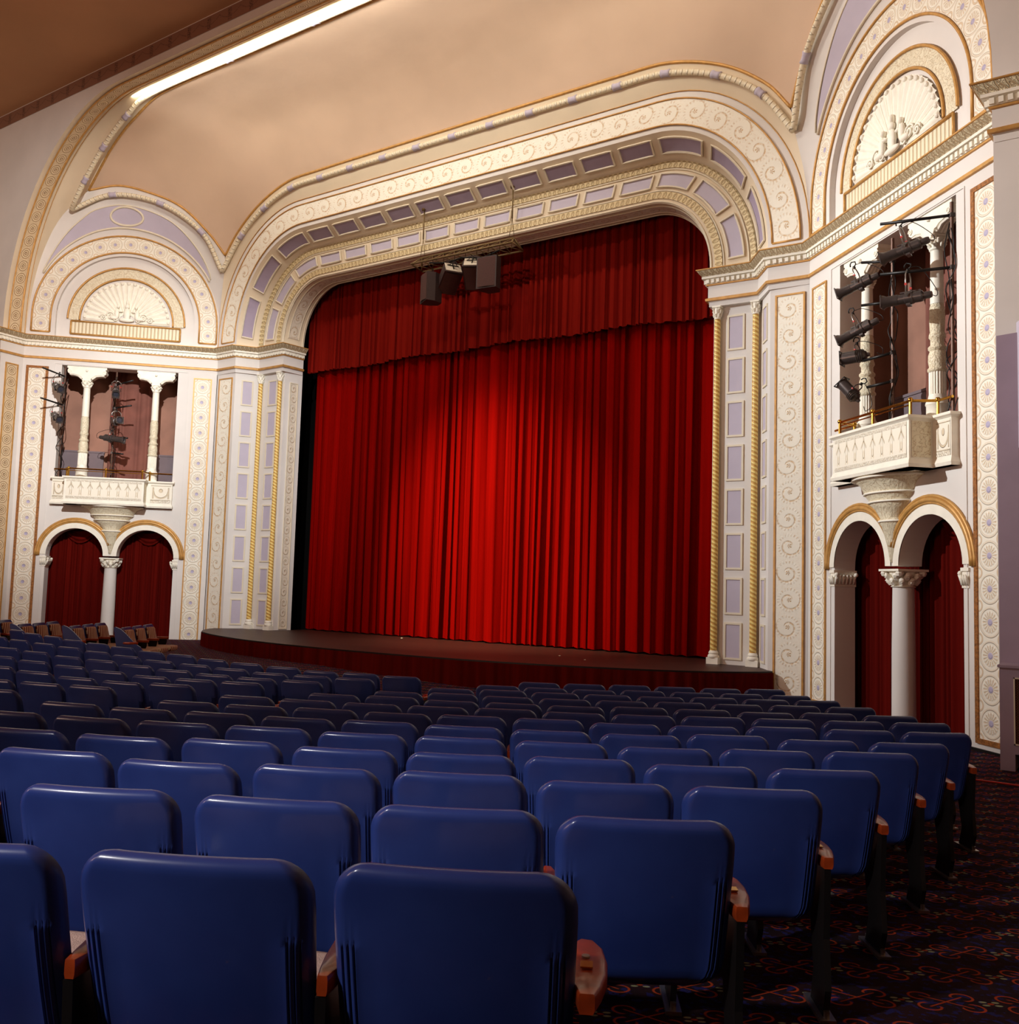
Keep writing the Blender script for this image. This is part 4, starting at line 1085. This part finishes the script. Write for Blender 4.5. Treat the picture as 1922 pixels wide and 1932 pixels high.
        specs = [(L_, 2.72, 6.72, .42, (.72, -.45, -.40), .30, 'black spotlight, topmost on the middle pipe of the left box'),
                 (L_, 2.66, 5.85, .42, (.95, -.3, -.02), .30, 'black spotlight with a glowing red spot, second on the left box middle pipe'),
                 (L_, 2.78, 5.36, .30, (.8, .5, -.10), .2, 'black spotlight, lowest on the middle pipe of the left box'),
                 (L_, 4.26, 6.72, .55, (.9, -.2, -.34), .30, 'black spotlight hung from the upper arm at the left box outer pipe'),
                 (L_, 4.24, 5.86, .55, (.9, -.2, -.34), .30, 'black spotlight hung from the lower arm at the left box outer pipe')]
    for k_, s_, z_, n_, d_, yk, lb in specs: stage_lamp(k_, F(s_, z_, n_), d_, lb, F, yoke=yk)

# speaker cluster on its truss ---------------------------------------------------
t = empty('hanging_truss', (0, 0, 0), label='bronze triangular truss hanging on rods under the proscenium soffit', cat='truss')
TY = -.22; xa, xb = -1.42, 1.72
def chord(p, q, r=.02): mb.tube([p, q], r, 6)
mb = MB(); top = (TY+.02, 9.86); lo1 = (TY-.22, 9.66); lo2 = (TY+.26, 9.60)
for y, z in (top, lo1, lo2): chord((xa+(.12 if (y, z) == top else 0), y, z), (xb-(.12 if (y, z) == top else 0), y, z), .026)
for x in (xa, xb): chord((x, lo1[0], lo1[1]), (x, lo2[0], lo2[1])); chord((x, lo1[0], lo1[1]), (x+(.12 if x < 0 else -.12), top[0], top[1])); chord((x, lo2[0], lo2[1]), (x+(.12 if x < 0 else -.12), top[0], top[1]))
obj('chord', mb, TRUS, t, True)
mb = MB(); nb = 9
for k in range(nb):
    x0 = xa+(xb-xa)*k/nb; x1 = xa+(xb-xa)*(k+1)/nb; xm = (x0+x1)/2
    for lo in (lo1, lo2): chord((x0, *lo), (xm, *top), .010); chord((xm, *top), (x1, *lo), .010)
    chord((x0, *lo1), (x1, *lo2), .010)
obj('lattice', mb, TRUS, t, True)
for x in (-1.22, 1.55):
    mb = MB(); mb.tube([(x, TY, 11.16), (x, TY, 10.35)], .018, 6); mb.tube([(x, TY, 10.35), (x-.07, TY, 9.9), ], .008, 5); mb.tube([(x, TY, 10.35), (x+.07, TY, 9.9)], .008, 5); mb.tube([(x, TY, 11.11), (x, TY, 11.2)], .07, 8)
    obj('hanging_rod', mb, TRUS, t, True)
mb = MB(); mb.tube([(-.9, TY-.1, 9.64), (-.4, TY, 9.58), (.1, TY-.05, 9.62), (.6, TY+.1, 9.56), (1.2, TY, 9.62)], .022, 6); obj('cable_bundle', mb, BLKM, t, True)
def speaker(x, y, z, rz, tilt, label, w_=.5, h=.72, d=.45, plate=False):
    t = empty('loudspeaker', (x, y, z), label=label, cat='loudspeaker', group='loudspeakers under the truss'); t.rotation_euler = (tilt, 0, rz)
    mb = MB(); k = .13
    outl = [(-w_/2, -d/2), (w_/2, -d/2), (w_/2, 0), (w_/2-k, d/2), (-w_/2+k, d/2), (-w_/2, 0)]
    mb.grid([[(p[0], p[1], zz) for p in outl+outl[:1]] for zz in (-h, 0)])
    for zz in (-h, 0): mb.face([mb.pt((p[0], p[1], zz)) for p in outl])
    obj('cabinet', mb, SPK, t)
    mb = MB(); mb.grid([[(-w_/2+.03+(w_-.06)*k2/8, -d/2-.035*math.sin(PI*k2/8)-.004, zz) for k2 in range(9)] for zz in (-h+.03, -.03)]); obj('grille', mb, GRL, t, True)
    mb = MB(); mb.box(-w_/2+.04, w_/2-.04, -d/2+.04, d/2-.14, 0, .012)
    if plate: obj('top_plate', mb, LGT, t)
    mb = MB(); mb.tube([(-.12, 0, .012), (0, 0, .16), (.12, 0, .012)], .009, 5); mb.box(-.15, .15, -.012, .012, .012, .03); mb.box(-.012, .012, -.12, .1, .012, .03); obj('rigging', mb, BLKM, t)
    return t
speaker(-.85, TY-.02, 9.34, -.55, 0, 'dark loudspeaker at the left end of the hanging cluster', h=.74)
speaker(-.22, TY+.0, 9.46, 1.0, 1.0, 'tilted loudspeaker with a pale top, left of the middle pair', plate=True)
speaker(.40, TY+.0, 9.50, .45, .95, 'tilted loudspeaker with a pale top, right of the middle pair', plate=True)
speaker(1.0, TY-.05, 9.42, .1, 0, 'tall dark loudspeaker at the right end of the hanging cluster', h=.78, w_=.55)

# front wall: loge box, lamp guard, radiator cover, red cable -------------------------
t = empty('wall_loge', (12.9, -5.0, 0), label='pale lavender projecting loge high on the right front wall', cat='loge')
mb = MB(lambda x, y, z: (x-12.9, y+5.0, z))
pr = [(12.72, -5.0), (13.4, -5.85), (15.5, -5.85), (15.5, -5.0)]
zb_ = [3.42, 3.62, 3.62, 3.42]
zt = [5.05, 5.25, 5.25, 5.05]
mb.grid([[(p[0], p[1], z) for p, z in zip(pr, zb_)], [(p[0], p[1], z) for p, z in zip(pr, zt)]]); mb.face([mb.pt((p[0], p[1], z)) for p, z in zip(pr, zb_)]); mb.face([mb.pt((p[0], p[1], z)) for p, z in zip(pr, zt)])
obj('box', mb, LAVM, t)
mb = MB(lambda x, y, z: (x-12.9, y+5.0, z))
for q in (12.91, 13.06, 13.21):
    yy = -5.0-(q-12.72)*1.25-.05; mb.tube([(q, yy-.02, 3.85), (q, yy-.02, 4.9)], .012, 6)
for z in (3.85, 4.15, 4.5, 4.9): mb.tube([(12.91, -5.31, z), (13.21, -5.68, z)], .012, 6)
obj('wire_guard', mb, BLKM, t, True)
rx = 12.54
fz = floor_z(12.7, -5.6)
t = empty('radiator_cover', (rx, -5.0, fz), label='lavender radiator cover with brown grille at the right wall', cat='radiator cover')
H = 1.22; D_ = .55
mb = MB(); 
mb.box(0, .16, -D_, -.0, 0, H); mb.box(1.34, 1.5, -D_, 0, 0, H); mb.box(.16, 1.34, -D_, -D_+.03, .2, .32); mb.box(.16, 1.34, -D_, -D_+.03, H-.12, H); mb.box(-.02, 1.52, -D_-.02, 0, H, H+.03)
obj('case', mb, MAUVE, t)
mb = MB(); mb.quad((.16, -D_+.012, .32), (1.34, -D_+.012, .32), (1.34, -D_+.012, H-.12), (.16, -D_+.012, H-.12)); obj('grille', mb, GRID, t)
mb = MB()
for q in ((.15, .165, .31, H-.11), (1.335, 1.35, .31, H-.11), (.15, 1.35, .31, .325), (.15, 1.35, H-.125, H-.11)): mb.box(q[0], q[1], -D_-.01, -D_, q[2], q[3])
obj('grille_frame', mb, PINKW, t)
REDC = mat('red_cable_sheath', rgb(190, 30, 16), .4, var=0)
cp = []
for x, y in ((11.9, -6.6), (12.6, -6.75), (13.3, -6.95), (14.2, -7.1)): cp.append((x, y, floor_z(x, y)+.02))
cable(cp, .012, 'floor_cable', REDC, 'thin red cable lying across the aisle carpet')
# small scraps on the stage
for (x, y, r_) in ((3.6, -.9, .02), (4.5, -1.4, .018), (-2.2, .7, .03)):
    mb = MB(); mb.box(-r_, r_, -r_*.6, r_*.6, 0, r_*.6)
    o = obj('paper_scrap', mb, LGT, None, False, {3.6: 'tiny pale scrap on the boards at right centre', 4.5: 'tiny pale scrap near the right front boards', -2.2: 'small pale scrap at the foot of the curtain'}[x], 'scrap'); o.location = (x, y, .001)

# =================================================================== SEATS
SW, TOPZ = .535, .86
def seat_panel():
    hw0 = SW/2; zt, zb = TOPZ, .325; rt, rb = .088, .085
    us = [-1, -.985, -.95, -.92, -.905, -.89, -.87, -.855, -.84, -.82, -.805, -.79, -.74, -.6, -.4, -.2, 0, .2, .4, .6, .74, .79, .805, .82, .84, .855, .87, .89, .905, .92, .95, .985, 1]
    zs = [0, .004, .012, .025, .045, .07, .10, .14, .2, .28, .34, .355, .37, .42, .46, .48, .495, .508, .518, .526, .532, .535]
    zs = [zb+q for q in zs]; zs[-1] = zt
    GR = (.905, .855, .805)
    def hw(z):
        h = hw0
        if z > zt-rt: q = z-(zt-rt); h = hw0-rt+math.sqrt(max(0, rt*rt-q*q))
        if z < zb+rb: q = (zb+rb)-z; h = hw0-rb+math.sqrt(max(0, rb*rb-q*q))
        return max(h, .02)-.012*max(0, (zt-.12-z))/.4
    def yy(x, z, u):
        t_ = (z-zb)/(zt-zb); y = .0-.11*t_**1.2+.045*(1-t_)**3          # recline
        y += -.024*(1-(x/hw0)**2)                                   # bulge backwards in the middle
        d = min(hw(z)-abs(x), zt-z); R = .034
        if d < R: y += R*(1-math.sqrt(max(0, 1-((R-d)/R)**2)))
        d2 = z-zb
        if d2 < .05: y += .03*((.05-d2)/.05)**2
        if z < zt-.17 and z > zb+.012:
            f_ = min(1, (zt-.17-z)/.02)
            for g in GR:
                if abs(abs(u)-g) < .012: y += .004*f_
                elif abs(abs(u)-g) < .03: y -= .003*f_
        return y
    bk = [[(hw(z)*u, yy(hw(z)*u, z, u), z) for u in us] for z in zs]
    ft = [[(hw(z)*u*.985, .035+(.0-.11*((z-zb)/(zt-zb))**1.2+.045*(1-(z-zb)/(zt-zb))**3)-.018*(1-(u*u)), z-.004) for u in us] for z in zs]
    mb = MB(); mb.grid(bk); mb.grid(ft)
    for r0, r1 in ((bk[0], ft[0]), (bk[-1], ft[-1])): mb.grid([r0, r1])
    mb.grid([[r[0] for r in bk], [r[0] for r in ft]]); mb.grid([[r[-1] for r in bk], [r[-1] for r in ft]])
    return mb
def cushion_back():
    mb = MB(); rows = []
    for z, k in ((.40, .6), (.42, .9), (.5, 1), (.65, 1), (.77, 1), (.80, .92), (.81, .7)):
        t_ = (z-.325)/.535; y0 = .03-.11*t_**1.2+.045*(1-t_)**3
        rows.append([(.215*k*math.cos(a) if abs(math.cos(a)) < .8 else .215*(1 if k == 1 else k)*math.copysign(1, math.cos(a)), y0+.025+.035*k*math.sin(a), z) for a in [2*PI*i/14 for i in range(14)]])
    mb.grid(rows, closed=True); mb.face([mb.pt(p) for p in rows[-1]]); return mb
def cushion_seat():
    mb = MB(); rows = []
    for z, k in ((.36, .93), (.375, 1), (.43, 1), (.452, .96), (.458, .85)):
        rows.append([(x*k, .24+(y-.24)*k, z) for x, y in ((-.225, .05), (-.1, .035), (.1, .035), (.225, .05), (.23, .2), (.23, .4), (.21, .45), (.1, .465), (-.1, .465), (-.21, .45), (-.23, .4), (-.23, .2))])
    mb.grid(rows, closed=True)
    for r in (rows[0], rows[-1]): mb.face([mb.pt(p) for p in r])
    return mb
def armrest(x0, end=False):
    # wooden paddle: narrow at the back, rounded swelling in front
    mb = MB(); o_ = [(-.012, -.06), (.018, -.06), (.03, -.02), (.042, .05), (.044, .12), (.036, .19), (.016, .235), (-.012, .24), (-.03, .215), (-.034, .15), (-.030, .05), (-.022, -.01)]
    sc_ = 1.0
    rows = []
    for z, k in ((.565, .82), (.575, 1), (.598, 1), (.606, .93), (.608, .8)):
        rows.append([(x0+p[0]*k*sc_*(1.15 if end else .8), .085+(p[1]-.085)*(.97+.03*k), z+.02*(p[1]-.05)) for p in o_])
    mb.grid(rows, closed=True)
    for r in (rows[0], rows[-1]): mb.face([mb.pt(p) for p in r])
    return mb
def standard(x0, end=False):
    mb = MB(lambda y, z, n: (x0+n, y, z))
    pr = [(-.03, .02), (-.07, .12), (-.045, .30), (-.06, .56), (.21, .565), (.205, .50), (.15, .33), (.10, .14), (.14, .02), (.16, .0), (-.05, .0)]
    for n in (-.012, .012): mb.face([mb.pt((p[0], p[1], n)) for p in pr])
    mb.grid([[(p[0], p[1], -.012) for p in pr+pr[:1]], [(p[0], p[1], .012) for p in pr+pr[:1]]])
    return mb
def foot(x0):
    mb = MB(); mb.box(x0-.03, x0+.03, -.07, .18, 0, .015); mb.tube([(x0, -.045, .015), (x0, -.045, .04)], .012, 8); mb.tube([(x0, .14, .015), (x0, .14, .04)], .012, 8); return mb
PITCH = .572; HP = PITCH/2
def make_seat(kind):
    """kind: 'mid' (left arm only) or 'end' (right arm too)"""
    t = empty('theatre_chair')
    obj('back_panel', seat_panel(), BLUE, t, True, ang=55)
    obj('back_cushion', cushion_back(), FABS if kind.startswith('s') else FAB, t, True)
    obj('seat_cushion', cushion_seat(), FABS if kind.startswith('s') else FAB, t, True)
    sides = [-HP] if not kind.endswith('end') else [-HP, HP]
    for x in sides:
        a = obj('armrest', armrest(x, x > 0), WOOD, t, True, ang=50)
        obj('leg', standard(x), BLKM, t); obj('foot', foot(x), SILV, t)
        if x > 0:
            mb = MB(); mb.box(x-.012, x+.016, .06, .095, .612, .6155); obj('number_plate', mb, BRASS, a)
            mb = MB(); mb.tube([(x, .13, .610), (x, .13, .6145)], .010, 10); obj('arm_screw', mb, SILV, a)
    return t
def copy_tree(o, parent=None):
    c = o.copy(); C.objects.link(c)
    if parent: c.parent = parent
    for ch in list(o.children): copy_tree(ch, c)
    return c
PROTO = {}
def place_seat(kind, R, th, h, label, group):
    R2 = R-.13; x = R2*math.sin(th); y = YC-R2*math.cos(th); h += cross(x)
    if kind not in PROTO: PROTO[kind] = make_seat(kind); o = PROTO[kind]
    else: o = copy_tree(PROTO[kind])
    o.location = (x, y, h); o.rotation_euler = (random.uniform(-.02, .02), 0, th+random.uniform(-.025, .025))
    o['label'] = label; o['category'] = 'theatre chair'; o['group'] = group
    return o
def visible(x, y, z, m=30):
    for dx in (-.28, .28):
        for dz in (.1, .86):
            for dy in (0,):
                p = to_px((x+dx, y+dy, z+dz))
                if p and -m < p[0] < 1922+m and p[1] < 1932+m: return True
    return False
nseat = 0
ROWNAME = lambda r: ORD[r-1]
for row in range(0, 14):
    R = R1_-DR*(row-1); i = row-1; z = CAMP.z-.86-drop(i); dth = PITCH/R
    if row == 0: continue
    # right block: from the right aisle inwards
    if row <= 7: th = math.asin(12.735/R)
    elif row == 8: th = math.radians(37.6)
    else: th = math.radians(38.0)
    lim = 7.33; k = 0
    while R*math.sin(th) > lim:
        x = R*math.sin(th); y = YC-R*math.cos(th)
        if visible(x, y, z):
            nseat += 1
            place_seat('end' if k == 0 else 'mid', R, th, z+random.uniform(-.006, .006),
                       'blue-backed seat, right block, %s row from the camera, %s seat from the right-hand aisle' % (ROWNAME(row), ORD[k]), 'seats of the right block')
        k += 1; th -= dth*random.uniform(.99, 1.01)
    # centre block
    if row >= 6:
        lim = -6.2 if row < 12 else -1.6; th = math.asin(6.05/R); k = 0
        while R*math.sin(th) > lim:
            x = R*math.sin(th); y = YC-R*math.cos(th)
            if visible(x, y, z, 5):
                nseat += 1
                place_seat('end' if k == 0 else 'mid', R, th, z+random.uniform(-.006, .006),
                           'blue-backed seat, centre block, %s row from the stage, %s seat from its right end' % (ORD[13-row], ORD[k]), 'seats of the centre block')
            k += 1; th -= dth
def end_panel():
    mb = MB(lambda y, z, n: (HP+.02+n, y, z))
    pr = [(-.20, .86), (-.17, .875), (-.08, .84), (.02, .76), (.12, .66), (.20, .58), (.30, .52), (.34, .46), (.30, .40), (.20, .30), (.12, .12), (-.04, .12), (-.10, .35), (-.15, .60)]
    for n in (-.015, .015): mb.face([mb.pt((p[0], p[1], n)) for p in pr])
    mb.grid([[(p[0], p[1], -.015) for p in pr+pr[:1]], [(p[0], p[1], .015) for p in pr+pr[:1]]]); return mb
LB0 = make_seat('send'); LBM = make_seat('smid')
obj('end_panel', end_panel(), BLUE, LB0)
fa = math.radians(-54)
for r_ in range(4):
    bx, by = -3.95+.80*r_, -9.35+.52*r_
    for k in range(3):
        x = bx-k*.572*math.cos(fa); y = by-k*.572*math.sin(fa)
        p = to_px((x, y, .3))
        if not p or p[0] < -40: continue
        if k == 0: o = LB0 if r_ == 3 else copy_tree(LB0)
        else: o = LBM if (r_ == 3 and k == 1) else copy_tree(LBM)
        o.location = (x, y, floor_z(x, y)+.02); o.rotation_euler = (0, 0, fa)
        o['label'] = 'striped blue-backed seat, far left block, %s row from the stage, %s from the aisle' % (ORD[3-r_], ORD[k]); o['category'] = 'theatre chair'; o['group'] = 'seats of the far left block'
print('seats', nseat)
